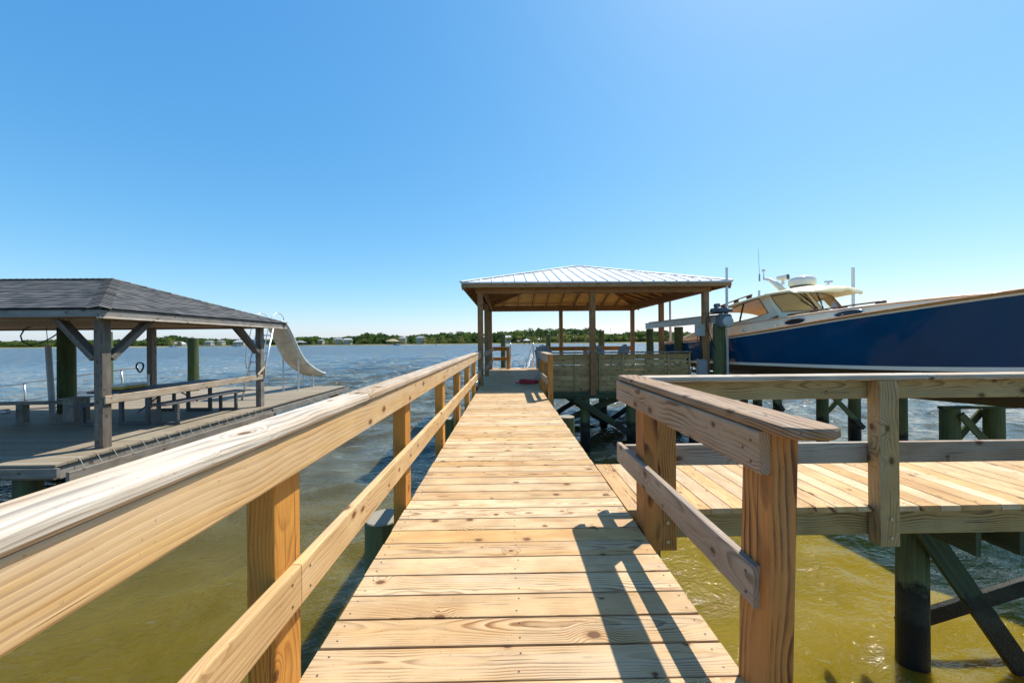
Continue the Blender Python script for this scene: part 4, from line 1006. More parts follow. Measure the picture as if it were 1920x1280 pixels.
for a, b in ((1, 5), (2, 5), (5, 4), (0, 4), (3, 4)):
    A_, B_ = c0[a], c0[b]; n = max(1, int((B_ - A_).length / .14)); d = (B_ - A_).normalized(); sd = d.cross(Vector((0, 0, 1))).normalized()
    for k in range(n):
        p = A_.lerp(B_, k / n); q = A_.lerp(B_, (k + 1) / n)
        h0, h1 = Vector((0, 0, .030)), Vector((0, 0, .020)); w = sd * .13; dr = Vector((0, 0, -.042))
        mb.add([p + w + dr + h0, p + h0, p - w + dr + h0, q + w + dr + h1, q + h1, q - w + dr + h1], [[0, 1, 4, 3], [1, 2, 5, 4]], [(k * .33, .05 + .135 * k, 0)] * 6, .5)
mb.build('ridge_shingles', M['shingle'], rfo)
mb = MB(); z = GZ - .085
mb.board((GXL + .02, GY0 + .03, z), (GX - .01, GY0 + .03, z), .035, .115); mb.board((GX - .03, GY0 + .012, z), (GX - .03, GY1 - .012, z), .035, .115); mb.board((GX - .01, GY1 - .03, z), (GXL, GY1 - .03, z), .035, .115)
mb.build('fascia', M['greywood'], sh)
mb = MB(); mb.board((GX - .022, GY0 + .01, z - .068), (GX - .022, GY1 - .01, z - .068), .06, .03, c=.003); mb.build('trim_strip', M['cap'], sh)
mb = MB(); z2 = z - .075
mb.add([(GXL, GY0 + .04, z2 + .02), (GX - .06, GY0 + .04, z2 + .02), (GX - .06, GY1 - .04, z2 + .02), (GXL, GY1 - .04, z2 + .02)], [[0, 3, 2, 1]], [(0, 0, 0), (10, 0, 0), (10, 4.8, 0), (0, 4.8, 0)], .5)
mb.build('soffit', M['pav'], sh)
for yy in (6.07, 9.88):
    mb = MB(); mb.board((GXL, yy, GZ - .105), (-6.74, yy, GZ - .105), .10, .16); mb.build('beam', M['railbrown'], sh)
mb = MB(); mb.board((-6.82, 6.0, GZ - .108), (-6.82, 9.95, GZ - .108), .10, .155); mb.build('beam', M['railbrown'], sh)
PT = GZ - .187
for (x, y) in ((-6.89, 6.0), (-6.89, 9.8), (-9.83, 9.8), (-16.2, 9.8), (-16.2, 6.0)):
    mb = MB(); mb.post(x, x + .14, y, y + .14, LZ, PT); mb.build('post', M['greywood'], sh)
def knee(p0, p1):
    mb = MB(); mb.board(p0, p1, .09, .14, up=(0, 1, 0) if abs(p0[1] - p1[1]) < .01 else (1, 0, 0)); mb.build('knee_brace', M['darkgrey'], sh)
knee((-6.92, 6.07, 2.72), (-7.55, 6.07, PT + .05)); knee((-6.82, 6.17, 2.72), (-6.82, 6.85, PT + .05)); knee((-6.82, 9.77, 2.72), (-6.82, 9.05, PT + .05)); knee((-6.92, 9.87, 2.72), (-7.5, 9.87, PT + .05))
mb = MB(); mb.board((-6.735, 6.02, 2.03), (-6.735, 9.93, 2.045), .034, .135, c=.008); mb.build('guard_rail', M['cap'], sh)
mb = MB(); mb.board((-6.70, 9.62, 2.12), (-6.70, 9.90, 2.33), .03, .05); mb.board((-6.70, 9.90, 2.05), (-6.70, 9.90, 2.36), .03, .05, up=(0, 1, 0)); mb.build('bracket', M['cap'], sh)
mb = MB(); mb.tube([(-10.2, 5.9, GZ - .35), (-10.0, 5.95, GZ - .36), (-9.9, 6, GZ - .45)], .02); mb.build('lamp_arm', M['black'], sh)

# mooring piles by the dock
for (x, y, t, r, l, m_) in ((-11.36, 9.3, 3.42, .165, 'thick mossy green piling standing under the eave of the left shelter', 'pilegreen'),
                        (-11.72, 13.4, 3.18, .165, 'lone green piling with a flat pale top rising left of the slide', 'pilegreen'),
                        (-11.98, 10.72, 3.35, .17, 'olive piling mostly hidden behind the front post of the left shelter', 'pilegreen'),
                        (-.20, 17.4, 3.33, .12, 'slim olive piling beyond the left corner of the pavilion, beside the gangway', 'pile'),
                        (2.02, 17.4, 3.30, .12, 'olive piling seen between the chair and the far posts of the pavilion', 'pile'),
                        (4.42, 16.6, 3.42, .14, 'dark capped piling just right of the middle pavilion post', 'pile')):
    o = piling(None, x, y, t, r, mat=m_); o.name = 'mooring_piling'; tag(o, l, 'piling', 'standing mooring pilings')
mb = MB(); mb.cyl((4.42, 16.6, 3.43), (4.42, 16.6, 3.50), .155, .04, 18); mb.build('piling_cap', M['black'], o)

# picnic table and benches of dark timber
def loop_frame(par, x0, x1, y, top, zt=.07):
    mb = MB(); z0, z1 = LZ, top; m = zt
    mb.board((x0 + m / 2, y, z0 + m), (x0 + m / 2, y, z1), m, .06, up=(0, 1, 0)); mb.board((x1 - m / 2, y, z0 + m), (x1 - m / 2, y, z1), m, .06, up=(0, 1, 0)); mb.board((x0, y, z0 + m / 2), (x1, y, z0 + m / 2), .06, m)
    mb.build('leg', M['darkframe'], par)
tb = thing('picnic_table', 'dark slatted picnic table standing on the left dock behind the guard rail', 'table', (-8.0, 8.6, LZ))
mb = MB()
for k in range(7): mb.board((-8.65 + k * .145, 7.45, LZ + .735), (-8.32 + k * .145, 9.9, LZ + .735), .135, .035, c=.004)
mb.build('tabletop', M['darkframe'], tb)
for y in (7.75, 9.35): loop_frame(tb, -8.35, -7.72, y, LZ + .71)
mb = MB(); mb.tube([(-8.03, 7.8, LZ + .25), (-8.03, 8.55, LZ + .7)], .015, 6); mb.tube([(-8.03, 9.3, LZ + .25), (-8.03, 8.6, LZ + .7)], .015, 6); mb.build('tie_rod', M['darkframe'], tb)
for x0, l in ((-7.55, 'dark slatted bench on the near right side of the picnic table'), (-9.15, 'dark slatted bench on the far left side of the picnic table')):
    b = thing('bench', l, 'bench', (x0 + .25, 8.6, LZ), 'benches at the picnic table')
    mb = MB()
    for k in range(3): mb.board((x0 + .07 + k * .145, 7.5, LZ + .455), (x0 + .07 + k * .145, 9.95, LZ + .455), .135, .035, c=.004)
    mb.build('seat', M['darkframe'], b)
    for y in (7.75, 9.4): loop_frame(b, x0, x0 + .45, y, LZ + .435, .055)
bx = thing('storage_box', 'flat yellow plastic box with a white lid lying on the picnic table', 'box', (-8.5, 8.2, LZ + .7525))
mb = MB(); mb.board((-8.52, 7.85, LZ + .783), (-8.52, 8.35, LZ + .783), .30, .055, c=.02, seg=2); mb.build('body', M['yellow'], bx)
mb = MB(); mb.board((-8.52, 7.84, LZ + .836), (-8.52, 8.37, LZ + .836), .33, .045, c=.012, seg=2); mb.build('lid', M['boxwhite'], bx)

# low bench with a box end, pipes, gangway rail
lb = thing('bench', 'low grey dock bench with a boxed end beside the thick green piling', 'bench', (-11.5, 8.2, LZ))
mb = MB(); mb.board((-15.5, 7.9, LZ + .42), (-9.95, 8.30, LZ + .42), .30, .045); mb.build('seat', M['greywood'], lb)
for x, y in ((-11.1, 8.15), (-14.2, 7.9)):
    mb = MB(); mb.post(x, x + .16, y, y + .12, LZ, LZ + .4); mb.build('leg', M['greywood'], lb)
mb = MB(); mb.board((-9.92, 8.3, LZ), (-9.92, 8.3, LZ + .50), .26, .32, up=(0, 1, 0), c=.01); mb.board((-10.10, 8.3, LZ + .515), (-9.74, 8.3, LZ + .515), .40, .03); mb.build('end_box', M['greywood'], lb)
mb = MB(); mb.board((-15.5, 7.8, LZ + .16), (-12.0, 8.05, LZ + .16), .10, .24, c=.015); tag(mb.build('timber', M['railbrown'], loc=(-13, 7.9, LZ)), 'heavy brown timber lying under the low dock bench at far left', 'timber')
mb = MB(); mb.tube([(-14.6, 7.35, LZ + .10), (-12.2, 7.7, LZ + .18), (-10.95, 7.92, LZ + .29)], .055, 12); tag(mb.build('pipe', M['galv'], loc=(-12, 7.6, LZ)), 'grey pipe lying at a slant on the left dock by the low bench', 'pipe')
vp = thing('lift_pipe', 'upright grey pipe hanging beside the thick green piling', 'pipe', (-11.25, 8.85, LZ))
mb = MB(); mb.cyl((-11.22, 8.9, LZ + .03), (-11.32, 8.9, 2.93), .055, .055, 14); mb.build('tube', M['pvcdark'], vp)
mb = MB(); mb.cyl((-11.32, 8.9, 2.93), (-11.32, 8.9, 2.955), .06, .06, 14); mb.build('collar', M['teak'], vp)
mb = MB(); mb.tube([(-11.32, 8.9, 2.93), (-11.36, 8.9, 3.4)], .007, 5); mb.build('cable', M['black'], vp)
mb = MB(); pts = [(x + .66, y, z + .07) for x, y, z in [(-11.9, 8.6, 3.38), (-12.15, 8.6, 3.28), (-12.24, 8.6, 3.12), (-12.2, 8.6, 2.98), (-12.02, 8.6, 2.90), (-11.75, 8.6, 2.95), (-11.5, 8.6, 3.08), (-11.33, 8.6, 3.20), (-11.2, 8.6, 3.24), (-11.15, 8.6, 3.28), (-11.25, 8.6, 3.31)]]
cv = []
for a, b in zip(pts, pts[1:]):
    for t in (0, .5): cv.append(Vector(a).lerp(Vector(b), t))
mb.tube(cv, .014, 6); tag(mb.build('hanging_cable', M['black'], loc=(-11.8, 8.6, 3.2)), 'black cable hanging in a loop under the left shelter roof', 'cable')
gr = thing('gangway', 'gangway with thin metal handrails beyond the left dock, sloping down to the left', 'gangway', (-13.5, 11, 0))
mb = MB(); mb.tube([(-16.8, 11.1, 1.55), (-11.4, 11.1, 2.26)], .022, 8); mb.tube([(-16.8, 11.1, 1.02), (-11.4, 11.1, 1.75)], .02, 8)
for x in (-16.2, -14.85, -11.9): 
    z = 1.55 + (x + 16.8) * .129; mb.tube([(x, 11.1, z), (x + .05, 11.1, z - .75)], .026, 8)
mb.build('handrail', M['alu'], gr)
mb = MB(); mb.board((-16.8, 11.5, .72), (-12.0, 11.5, 1.25), .9, .08); mb.build('ramp', M['greydeck'], gr)
# hose loop on post, shower lamp
mb = MB(); mb.tube([(-9.87 - .08 + .09 * math.cos(t * .5), 9.74 + .02 * math.sin(t), 2.34 + .13 * math.sin(t * .5)) for t in range(40)], .018, 6); tag(mb.build('hose', M['black'], loc=(-10.3, 9.75, 2.3)), 'black hose looped on the back post of the left shelter', 'hose')
mb = MB(); mb.cyl((-9.74, 9.76, LZ), (-9.74, 9.76, 2.15), .025, .025, 8); tag(mb.build('pipe', M['pvc'], loc=(-10, 9.76, LZ)), 'thin white pipe running up the back post of the left shelter', 'pipe')

# ------------------------------------------------------------------ slide
sd = thing('slide', 'curved fibreglass water slide with a metal ladder at the end of the left dock', 'slide', (-7.92, 12.5, LZ))
prof = [(11.85, 2.30), (12.05, 2.32), (12.2, 2.30), (12.33, 2.20), (12.5, 2.0), (12.7, 1.72), (12.95, 1.36), (13.2, 1.08), (13.5, .86), (13.8, .70), (14.1, .56), (14.4, .44), (14.7, .37), (14.9, .36)]
pr = []
for (a, b), (c, d) in zip(prof, prof[1:]):
    for t in (0, .33, .66): pr.append((a + (c - a) * t, b + (d - b) * t))
pr.append(prof[-1])
for _ in range(3): pr = [pr[0]] + [((a[0] + 2 * b[0] + c[0]) / 4, (a[1] + 2 * b[1] + c[1]) / 4) for a, b, c in zip(pr, pr[1:], pr[2:])] + [pr[-1]]
XC, HWD = -7.94, .33
def csec(i, yz, off):
    y, z = yz; a = pr[max(0, i - 1)]; b = pr[min(len(pr) - 1, i + 1)]; d = Vector((0, b[0] - a[0], b[1] - a[1])).normalized(); n = Vector((0, -d.z, d.y))
    wall = .16 * min(1, .35 + i / 6) * (1 if i < len(pr) - 4 else .8)
    out = []
    for x, h in ((-1, 1.0), (-.97, .55), (-.86, .18), (-.55, .02), (0, 0), (.55, .02), (.86, .18), (.97, .55), (1, 1.0)):
        out.append(Vector((XC + x * (HWD + off), y, LZ + z)) + n * (h * wall - off))
    return out
mb = MB(); ins = [csec(i, q, 0) for i, q in enumerate(pr)]; outs = [csec(i, q, .012) for i, q in enumerate(pr)]
mb.grid(ins); mb.grid(outs, flip=True); mb.build('chute', M['slide'], sd)
mb = MB()
for e in (0, -1): mb.tube([q[e] for q in ins], .034, 8)
mb.tube(ins[-1], .02, 8); mb.build('chute_lip', M['slidewhite'], sd)
mb = MB(); mb.board((XC, 11.70, LZ + 2.28), (XC, 12.02, LZ + 2.30), .54, .05, c=.01); mb.build('platform', M['slide'], sd)
for x, y, h in ((-8.15, 13.0, 1.25), (-7.69, 13.15, 1.13), (-7.72, 14.2, .50), (-8.12, 14.2, .50)):
    mb = MB(); mb.cyl((x, y, LZ), (x, y, LZ + h), .028, .028, 10); mb.cyl((x, y, LZ), (x, y, LZ + .012), .07, .07, 10); mb.build('support_pole', M['alu'], sd)
mb = MB()
for x, e in ((XC - .25, -1), (XC + .25, 1)): 
    mb.tube([(x, 11.05, LZ), (x, 11.78, LZ + 2.28)], .03, 8)
for k in range(1, 8): t = k / 8; mb.tube([(XC - .25, 11.05 + .73 * t, LZ + 2.28 * t), (XC + .25, 11.05 + .73 * t, LZ + 2.28 * t)], .022, 6)
mb.build('ladder', M['alu'], sd)
for x in (XC - .27, XC + .27):
    mb = MB(); mb.tube([(x, 11.28, LZ + .95), (x, 11.22, LZ + 1.2), (x, 11.30, LZ + 1.6), (x, 11.55, LZ + 2.35), (x, 11.72, LZ + 2.64), (x, 11.95, LZ + 2.76), (x, 12.15, LZ + 2.72), (x, 12.28, LZ + 2.62), (x, 12.30, LZ + 2.3)], .014, 8); mb.build('grab_bar', M['galv'], sd)
# ------------------------------------------------------------------ far shore
def FX(px, d):   # lateral position at distance d for a bearing given as tan * 665
    return (px - 951) / 665 * d
def mat_ground(name, a, b, sc):
    m = NT(name); p = m.n('NewGeometry').outputs['Position']; n = m.noise(p, sc, 4, .6)
    return m.done(m.mix(m.mrange(n, .35, .65), a, b), .95, spec=.1)
M['marsh'] = mat_ground('marsh_grass', (.16, .17, .04), (.26, .22, .08), .06)
M['land'] = mat_ground('shore_land', (.05, .07, .02), (.12, .12, .05), .03)
M['sand'] = mat_ground('shore_sand', (.42, .36, .25), (.3, .26, .17), .08)
def mat_leaf(name, a, b, c):
    m = NT(name); r = m.attr('rnd').outputs['Fac']
    col = m.ramp(m.math('ADD', m.math('MULTIPLY', r, .8), m.math('MULTIPLY', m.n('ObjectInfo').outputs['Random'], .25)), [(.1, a), (.5, b), (.95, c)])
    m.done(col, .8, spec=.15)
    tl = m.n('BsdfTranslucent'); m.put(tl.inputs[0], m.mix(1.0, col, (1.2, 1.2, .8), 'MULTIPLY'))
    mx = m.n('MixShader'); mx.inputs[0].default_value = .45; m.put(mx.inputs[1], m.b.outputs[0]); m.put(mx.inputs[2], tl.outputs[0])
    m.t.links.new(mx.outputs[0], m.out.inputs[0]); return m.mat
M['leaf1'] = mat_leaf('broadleaf_foliage', (.05, .085, .022), (.10, .155, .04), (.17, .23, .07))
M['leaf2'] = mat_leaf('pine_foliage', (.03, .06, .025), (.06, .105, .035), (.10, .15, .05))
M['leaf3'] = mat_leaf('olive_foliage', (.12, .13, .05), (.20, .21, .08), (.28, .28, .12))
M['bark'] = plain('bark', (.11, .085, .065), .9, 0, .25, 3)
M['housewhite'] = plain('white_siding', (.36, .38, .38), .7, 0, .05, .5)
M['housetan'] = plain('tan_siding', (.34, .31, .25), .7, 0, .05, .5)
M['roofgrey'] = plain('grey_roof', (.22, .22, .23), .7, 0, .15, .5)
M['roofpale'] = plain('pale_metal_roof', (.42, .43, .43), .5, 0, .08, .5)
M['windowdark'] = plain('window_glass', (.04, .06, .08), .15, 0, .1)
def strip(name, mat, y0, z0, y1, z1, yw=0):
    mb = MB(); rows = []
    for i in range(121):
        x = -1100 + 20 * i; w = yw * (noise.noise(Vector((x * .012, y0, 0))) )
        zz = noise.noise(Vector((x * .02, y1, 3)))
        rows.append([(x, y0 + w, z0), (x, (y0 + y1) / 2 + w * .5, (z0 + z1) / 2 + .2 * zz), (x, y1, z1 + .4 * zz)])
    mb.grid(rows, smooth=False, flip=True); return tag(mb.build(name, mat), kind='structure')
strip('sand_bank', M['sand'], 452, -.3, 462, .35, 14)
strip('marsh', M['marsh'], 460, .1, 520, 1.3, 16)
strip('shore_land', M['land'], 505, 1.0, 1300, 3.0, 10)
def leafcard(mb, c, s, rg, flat=1.0, rnd=None):
    n = Vector((rg.gauss(0, 1), rg.gauss(0, 1), rg.gauss(0, 1) * flat + .3)).normalized()
    a = n.orthogonal().normalized(); b = n.cross(a); t = rg.random() * 6.28; a, b = a * math.cos(t) + b * math.sin(t), b * math.cos(t) - a * math.sin(t)
    k = [s * rg.uniform(.6, 1.3) for _ in range(5)]
    mb.add([c + (a * math.cos(j * 1.2566) + b * math.sin(j * 1.2566)) * k[j] for j in range(5)], [[0, 1, 2, 3, 4]], None, rg.random() if rnd is None else rnd)
def tree_parts(kind, h, seed):
    rg = random.Random(seed); cr = MB(); tk = MB()
    if kind == 'broad':
        tk.cyl((0, 0, 0), (0, 0, h * .6), h * .03, h * .012, 7)
        lobes = [(Vector((rg.uniform(-.32, .32) * h, rg.uniform(-.3, .3) * h, h * rg.uniform(.32, .80))), h * rg.uniform(.14, .24)) for _ in range(9)]
        for c, _ in lobes[:5]: tk.cyl((0, 0, h * .35), c, h * .014, h * .006, 5)
        for c, r in lobes:
            for _ in range(44):
                d = Vector((rg.gauss(0, 1), rg.gauss(0, 1), rg.gauss(0, 1))).normalized() * r * rg.uniform(.55, 1.1); d.z *= .8
                p = c + d; leafcard(cr, p, h * .040, rg, rnd=min(1, max(0, rg.gauss(.45, .22))))
    elif kind == 'pine':
        tk.cyl((0, 0, 0), (h * .02, 0, h * .9), h * .02, h * .008, 7)
        for k in range(11):
            z = h * (.45 + .052 * k) ; a = rg.random() * 6.28; L = h * rg.uniform(.10, .20) * (1.15 - k * .05)
            c = Vector((math.cos(a) * L, math.sin(a) * L, z)); tk.cyl((h * .012, 0, z - h * .02), c, h * .007, h * .004, 4)
            for _ in range(30):
                d = Vector((rg.gauss(0, 1) * .09 * h, rg.gauss(0, 1) * .09 * h, rg.gauss(0, 1) * .028 * h)); leafcard(cr, c + d, h * .030, rg, rnd=min(1, max(0, rg.gauss(.45, .22))))
    else:
        tk.cyl((0, 0, 0), (0, 0, h * .5), h * .03, h * .015, 6)
        for _ in range(260):
            d = Vector((rg.gauss(0, .26) * h, rg.gauss(0, .22) * h, h * (.12 + abs(rg.gauss(0, .38))))); d.z = min(d.z, h * (1 - .8 * (d.x / h) ** 2)); leafcard(cr, d, h * .06, rg)
    return cr, tk
VAR = []
for kind, h, mat, cnt in (('broad', 12, 'leaf1', 3), ('pine', 17, 'leaf2', 3), ('bush', 5, 'leaf3', 2), ('broad', 10, 'leaf3', 1)):
    for k in range(cnt):
        cr, tk = tree_parts(kind, h, 11 + k * 7 + len(kind))
        VAR.append((kind, h, cr, tk, mat))
DONE = {}
def put_tree(vi, x, y, z, height, rz, label, group):
    kind, h, cr, tk, mat = VAR[vi]; s = height / h
    nm = {'broad': 'broadleaf_tree', 'pine': 'pine_tree', 'bush': 'shoreline_shrub'}[kind]
    root = thing(nm, label, 'tree' if kind != 'bush' else 'shrub', (0, 0, 0), group)
    if vi not in DONE:
        DONE[vi] = (cr.build('crown', M[mat], root), tk.build('trunk', M['bark'], root))
    else:
        for q in DONE[vi]:
            c = q.copy(); COL.objects.link(c); c.parent = root
    root.location = (x, y, z); root.rotation_euler = (0, 0, rz); root.scale = (s * random.uniform(.9, 1.25), s * random.uniform(.9, 1.2), s)
# skyline height (px above the eye line at 1920 wide) by bearing
SKY = [(-60, 9), (60, 9), (150, 11), (270, 7), (300, 13), (335, 17), (380, 11), (420, 9), (520, 8), (560, 12), (600, 13), (625, 9), (660, 13), (690, 18), (730, 17), (760, 12), (780, 15), (850, 18), (890, 20), (900, 15), (940, 20), (975, 22), (1050, 25), (1115, 26), (1135, 14), (1165, 14), (1190, 20), (1240, 19), (1300, 14), (1420, 12), (2000, 10)]
rg = random.Random(3)
names = {0: 'broad', 3: 'pine', 6: 'bush', 8: 'broad'}
LM = [(0, 'beyond the left edge'), (110, 'left of the thick green piling'), (190, 'by the thick green piling'), (275, 'right of the front shelter post'), (350, 'left of the lone green piling'), (420, 'right of the lone green piling'), (500, 'behind the ladder'), (570, 'just right of the slide'), (620, 'near the narrow white house'), (670, 'near the tall pines'), (730, 'left of the tan boathouse'), (780, 'right of the tan boathouse'), (830, 'by the channel marker'), (892, 'left of the pavilion posts'), (950, 'behind the left pavilion posts'), (1000, 'in the gangway opening'), (1050, 'above the grey chair'), (1110, 'left of the middle pavilion post'), (1150, 'by the radio mast'), (1190, 'left of the far right post'), (1240, 'right of the far right post'), (1310, 'under the lift beam'), (9999, 'behind the motorboat')]
def zone(p): return next(t for q, t in LM if p < q)
ZZ = {'pine': 'dark far shore pine', 'broad': 'green far shore tree', 'bush': 'low olive shrub'}
px_ = -80
while px_ < 1420:
    d = rg.uniform(505, 560); hpx = itp(SKY, px_)
    top = EYE + hpx * d / 665 * rg.uniform(.80, 1.10)
    tall = hpx > 12.5
    vi = rg.choice((3, 4, 5, 0, 1, 3, 4)) if tall else rg.choice((0, 1, 2, 2, 4))
    z0 = 1.2
    put_tree(vi, FX(px_, d), d, z0, max(5, top - z0), rg.random() * 6.28, '%s %s %s' % ('tall' if tall else 'short', ZZ[VAR[vi][0]], zone(px_)), 'far shore trees')
    px_ += rg.uniform(7, 12)
px_ = -80
while px_ < 1400:    # lower, lighter trees in front
    d = rg.uniform(478, 500); hpx = itp(SKY, px_) * rg.uniform(.35, .7)
    vi = rg.choice((0, 1, 2, 8, 8, 6, 7)); top = EYE + hpx * d / 665
    put_tree(vi, FX(px_, d), d, 1.0, max(3.0, top - 1.0), rg.random() * 6.28, '%s %s, front row' % (ZZ[VAR[vi][0]], zone(px_)), 'far shore trees')
    px_ += rg.uniform(9, 20) if px_ > 560 or 290 < px_ < 350 else rg.uniform(16, 34)
# wood behind that reads as one mass
mb = MB(); rw = random.Random(5)
for k in range(26000):
    p = rw.uniform(-150, 1500) if k > 4000 else rw.uniform(-700, 2400); d = rw.uniform(575, 640); hmax = itp(SKY, p) * d / 665 * .86 + EYE
    bump_ = 1 + .22 * noise.noise(Vector((p * .05, 0, 0)))
    t = rw.random(); leafcard(mb, Vector((FX(p, d), d, 1 + (hmax * bump_ - 1) * t)), rw.uniform(1.6, 3.0), rw, rnd=min(1, max(0, rw.gauss(.4, .25))))
tag(mb.build('distant_woods', M['leaf2']), kind='stuff')
mb = MB()
for k in range(9000):
    p = rw.uniform(-100, 1450); d = rw.uniform(462, 480); x = FX(p, d); h = rw.uniform(.6, 1.5)
    mb.add([(x - .5, d, .2), (x + .5, d, .2), (x + rw.uniform(-.6, .6), d + .1, .2 + h)], [[0, 1, 2]], None, rw.random())
tag(mb.build('marsh_reeds', M['leaf3']), kind='stuff')
# houses
def house(px, d, w, h, dep, label, wall='housewhite', roof='roofgrey', z0=2.0, hip=True, storeys=2):
    x = FX(px, d); t = thing('house', label, 'house', (x, d, 0))
    mb = MB(); mb.box(x - w / 2, x + w / 2, d, d + dep, 0, z0 + h); mb.build('wall', M[wall], t)
    mb = MB(); e = .6; zt = z0 + h + .005; r = w * .22
    P = [(x - w / 2 - e, d - e, zt), (x + w / 2 + e, d - e, zt), (x + w / 2 + e, d + dep + e, zt), (x - w / 2 - e, d + dep + e, zt), (x - w / 2 + (r if hip else 0), d + dep / 2, zt + r), (x + w / 2 - (r if hip else 0), d + dep / 2, zt + r)]
    mb.add(P, [[0, 1, 5, 4], [1, 2, 5], [2, 3, 4, 5], [3, 0, 4], [3, 2, 1, 0]], None, .5); mb.build('roof', M[roof], t)
    n = max(2, int(w / 3))
    for s_ in range(storeys):
        for k in range(n):
            xx = x - w / 2 + (k + .5) * w / n; zz = z0 + h * (s_ + .5) / storeys
            mb = MB(); mb.board((xx, d - .03, zz - .75), (xx, d - .03, zz + .75), 1.1, .06, up=(0, 1, 0), c=.01); mb.build('window', M['windowdark'], t)
H_ = [(338, 500, 16, 3, 8, 'long low white house by the waterline right of the green piling', 'housewhite', 'roofpale', 1.2, True, 1),
      (362, 515, 10, 5, 8, 'white house second from the left on the far shore', 'housewhite', 'roofgrey', 2, True, 2),
      (395, 505, 9, 5, 8, 'white two-storey house right of the green piling on the far shore', 'housewhite', 'roofgrey', 2, True, 2),
      (417, 500, 7, 5.5, 7, 'tan house with a grey roof just left of the ladder', 'housetan', 'roofgrey', 2, True, 2),
      (452, 503, 14, 4.5, 8, 'wide white house seen behind the ladder', 'housewhite', 'roofpale', 2, True, 2),
      (603, 500, 6, 6, 7, 'narrow white house right of the slide, between round trees', 'housewhite', 'roofgrey', 2, True, 2),
      (634, 498, 11, 6, 8, 'grey-roofed white house on the far shore, third right of the slide', 'housewhite', 'roofgrey', 3, True, 2),
      (652, 500, 9, 6.5, 8, 'tall white house beside the grey-roofed one', 'housewhite', 'roofpale', 2.2, False, 2),
      (671, 500, 7, 8, 7, 'tall tan house under the tall pines', 'housetan', 'roofgrey', 2, True, 3),
      (755, 500, 9, 7, 8, 'pale house among trees behind the far boathouse', 'housewhite', 'roofgrey', 3, False, 2),
      (788, 498, 12, 7.5, 9, 'large white house with many windows left of the channel marker', 'housewhite', 'roofgrey', 3, True, 2),
      (912, 498, 10, 6, 8, 'white house seen between the left pavilion posts', 'housewhite', 'roofpale', 5, True, 2),
      (950, 500, 12, 6, 8, 'white house above the marsh right of the slim piling', 'housewhite', 'roofpale', 4, False, 2),
      (1074, 500, 8, 4, 7, 'small pale house in the wood left of the middle pavilion post', 'housetan', 'roofpale', 4, True, 1)]
for h_ in H_:
    if h_[0] not in (362, 671, 1074): house(*h_[:3], h_[3] * .85, *h_[4:])
# docks with roofs out on the water
def boathouse(px, d, w, label, roof='roofpale', hz=4.2):
    x = FX(px, d); t = thing('boathouse', label, 'boathouse', (x, d, 0))
    mb = MB(); mb.box(x - w / 2 - 2, x + w / 2 + 2, d, d + w, 1.3, 1.6); mb.build('deck', M['greywood'], t)
    for sx in (-1, 1):
        for sy in (0.1, .9):
            mb = MB(); mb.cyl((x + sx * w * .42, d + w * sy, -1), (x + sx * w * .42, d + w * sy, hz), .22, .2, 8); mb.build('piling', M['pile'], t)
    mb = MB(); e = .8; zt = hz; P = [(x - w / 2 - e, d - e, zt), (x + w / 2 + e, d - e, zt), (x + w / 2 + e, d + w + e, zt), (x - w / 2 - e, d + w + e, zt), (x - .5, d + w / 2, zt + w * .27), (x + .5, d + w / 2, zt + w * .27)]
    mb.add(P, [[0, 1, 5, 4], [1, 2, 5], [2, 3, 4, 5], [3, 0, 4], [3, 2, 1, 0]], None, .5); mb.build('roof', M[roof], t)
boathouse(734, 400, 11, 'open boathouse with a tan roof on the far water left of the channel marker', 'sand', 4.6)
boathouse(562, 420, 9, 'small grey-roofed boathouse just right of the slide', 'roofgrey', 4.2)
boathouse(988, 340, 6.2, 'small boathouse with a white pyramid roof seen in the gangway opening', 'roofpale', 4.0)
boathouse(972, 420, 2.6, 'tiny white-roofed platform left of the white pyramid boathouse', 'roofpale', 3.6)
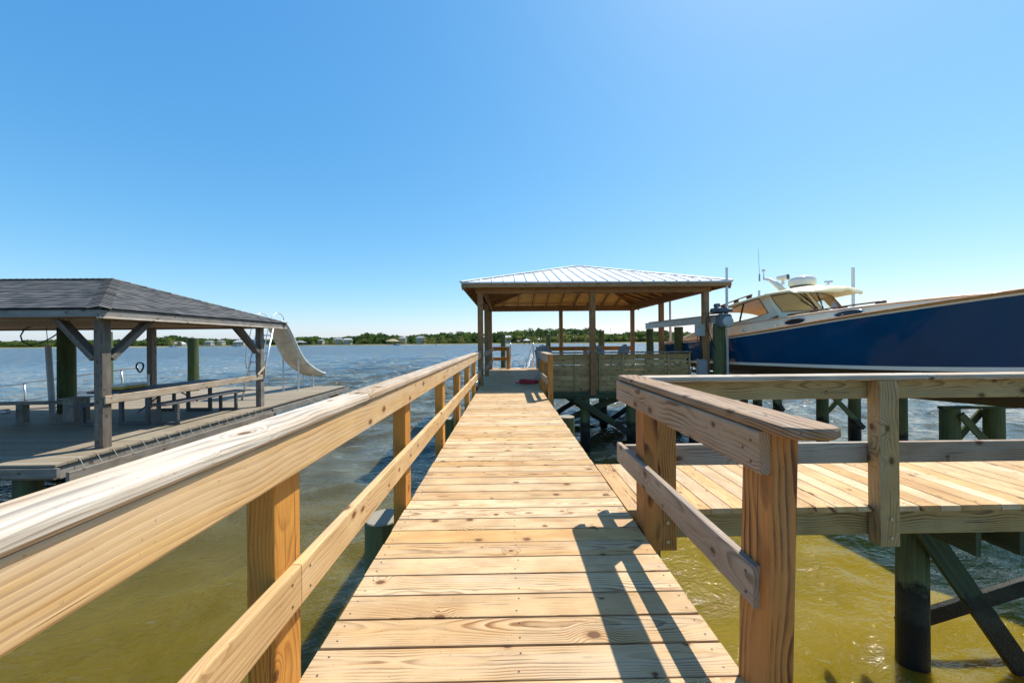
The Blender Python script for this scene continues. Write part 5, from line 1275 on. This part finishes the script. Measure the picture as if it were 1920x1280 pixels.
def pier(px0, px1, d, label, mat='railbrown'):
    x0, x1 = FX(px0, d), FX(px1, d); t = thing('pier', label, 'pier', (x0, d, 0))
    mb = MB(); mb.box(x0, x1, d, d + 1.8, 1.6, 1.85); mb.build('decking', M[mat], t)
    x = x0
    mb = MB(); mb.box(x0, x1, d + .02, d + .1, 2.65, 2.8); mb.build('handrail', M[mat], t)
    while x < x1:
        mb = MB(); mb.cyl((x, d + .25, -.8), (x, d + .25, 2.7), .16, .16, 6); mb.build('post', M[mat], t); x += 5
pier(365, 470, 430, 'long tan pier along the far shore behind the ladder', 'cap')
pier(565, 640, 445, 'long low grey pier to the right of the slide', 'greywood')
pier(1040, 1110, 445, 'low pier in front of the woods seen through the pavilion', 'greywood')
def far_boat(px, d, L, label):
    x = FX(px, d); t = thing('small_boat', label, 'boat', (x, d, 0))
    mb = MB(); rows = []
    for i in range(9):
        u = i / 8; w = 1.1 * math.sin(math.pi * min(1, .25 + u * .78)) ** .6; s = x - L / 2 + L * u
        rows.append([(s, d - w, .9 + .4 * u), (s, d - w * .7, .05), (s, d + w * .7, .05), (s, d + w, .9 + .4 * u)])
    mb.grid(rows, wrap=True); mb.add(rows[0], [[0, 1, 2, 3]], None, .5); mb.build('hull', M['housewhite'], t)
    mb = MB(); mb.box(x - L * .12, x + L * .12, d - .7, d + .7, .9, 2.0); mb.box(x - L * .18, x + L * .16, d - .9, d + .9, 2.5, 2.62)
    for sx in (-.1, .1): mb.cyl((x + sx * L, d, 2), (x + sx * L, d, 2.5), .05, .05, 5)
    mb.build('console', M['housewhite'], t)
far_boat(449, 425, 11, 'white motorboat moored by the tan pier behind the ladder')
far_boat(332, 440, 9, 'white boat at the far waterline just left of the green piling')
far_boat(745, 395, 8, 'small white boat beside the tan-roofed boathouse')
cm = thing('channel_marker', 'thin dark channel marker post standing in the water left of the pavilion', 'marker', (FX(818, 300), 300, 0))
mb = MB(); x = FX(818, 300); mb.cyl((x, 300, -1), (x, 300, 3.4), .22, .2, 8); mb.build('pile', M['black'], cm)
mb = MB(); mb.board((x, 299.7, 2.3), (x, 299.7, 3.3), 1.0, .05, up=(0, 1, 0)); mb.build('dayboard', M['darkframe'], cm)
tw = thing('radio_mast', 'thin radio mast above the trees right of the middle pavilion post', 'mast', (FX(1146, 620), 620, 0))
mb = MB(); mb.cyl((FX(1146, 620), 620, 0), (FX(1146, 620), 620, 26), .35, .2, 6); mb.build('lattice', M['chair'], tw)
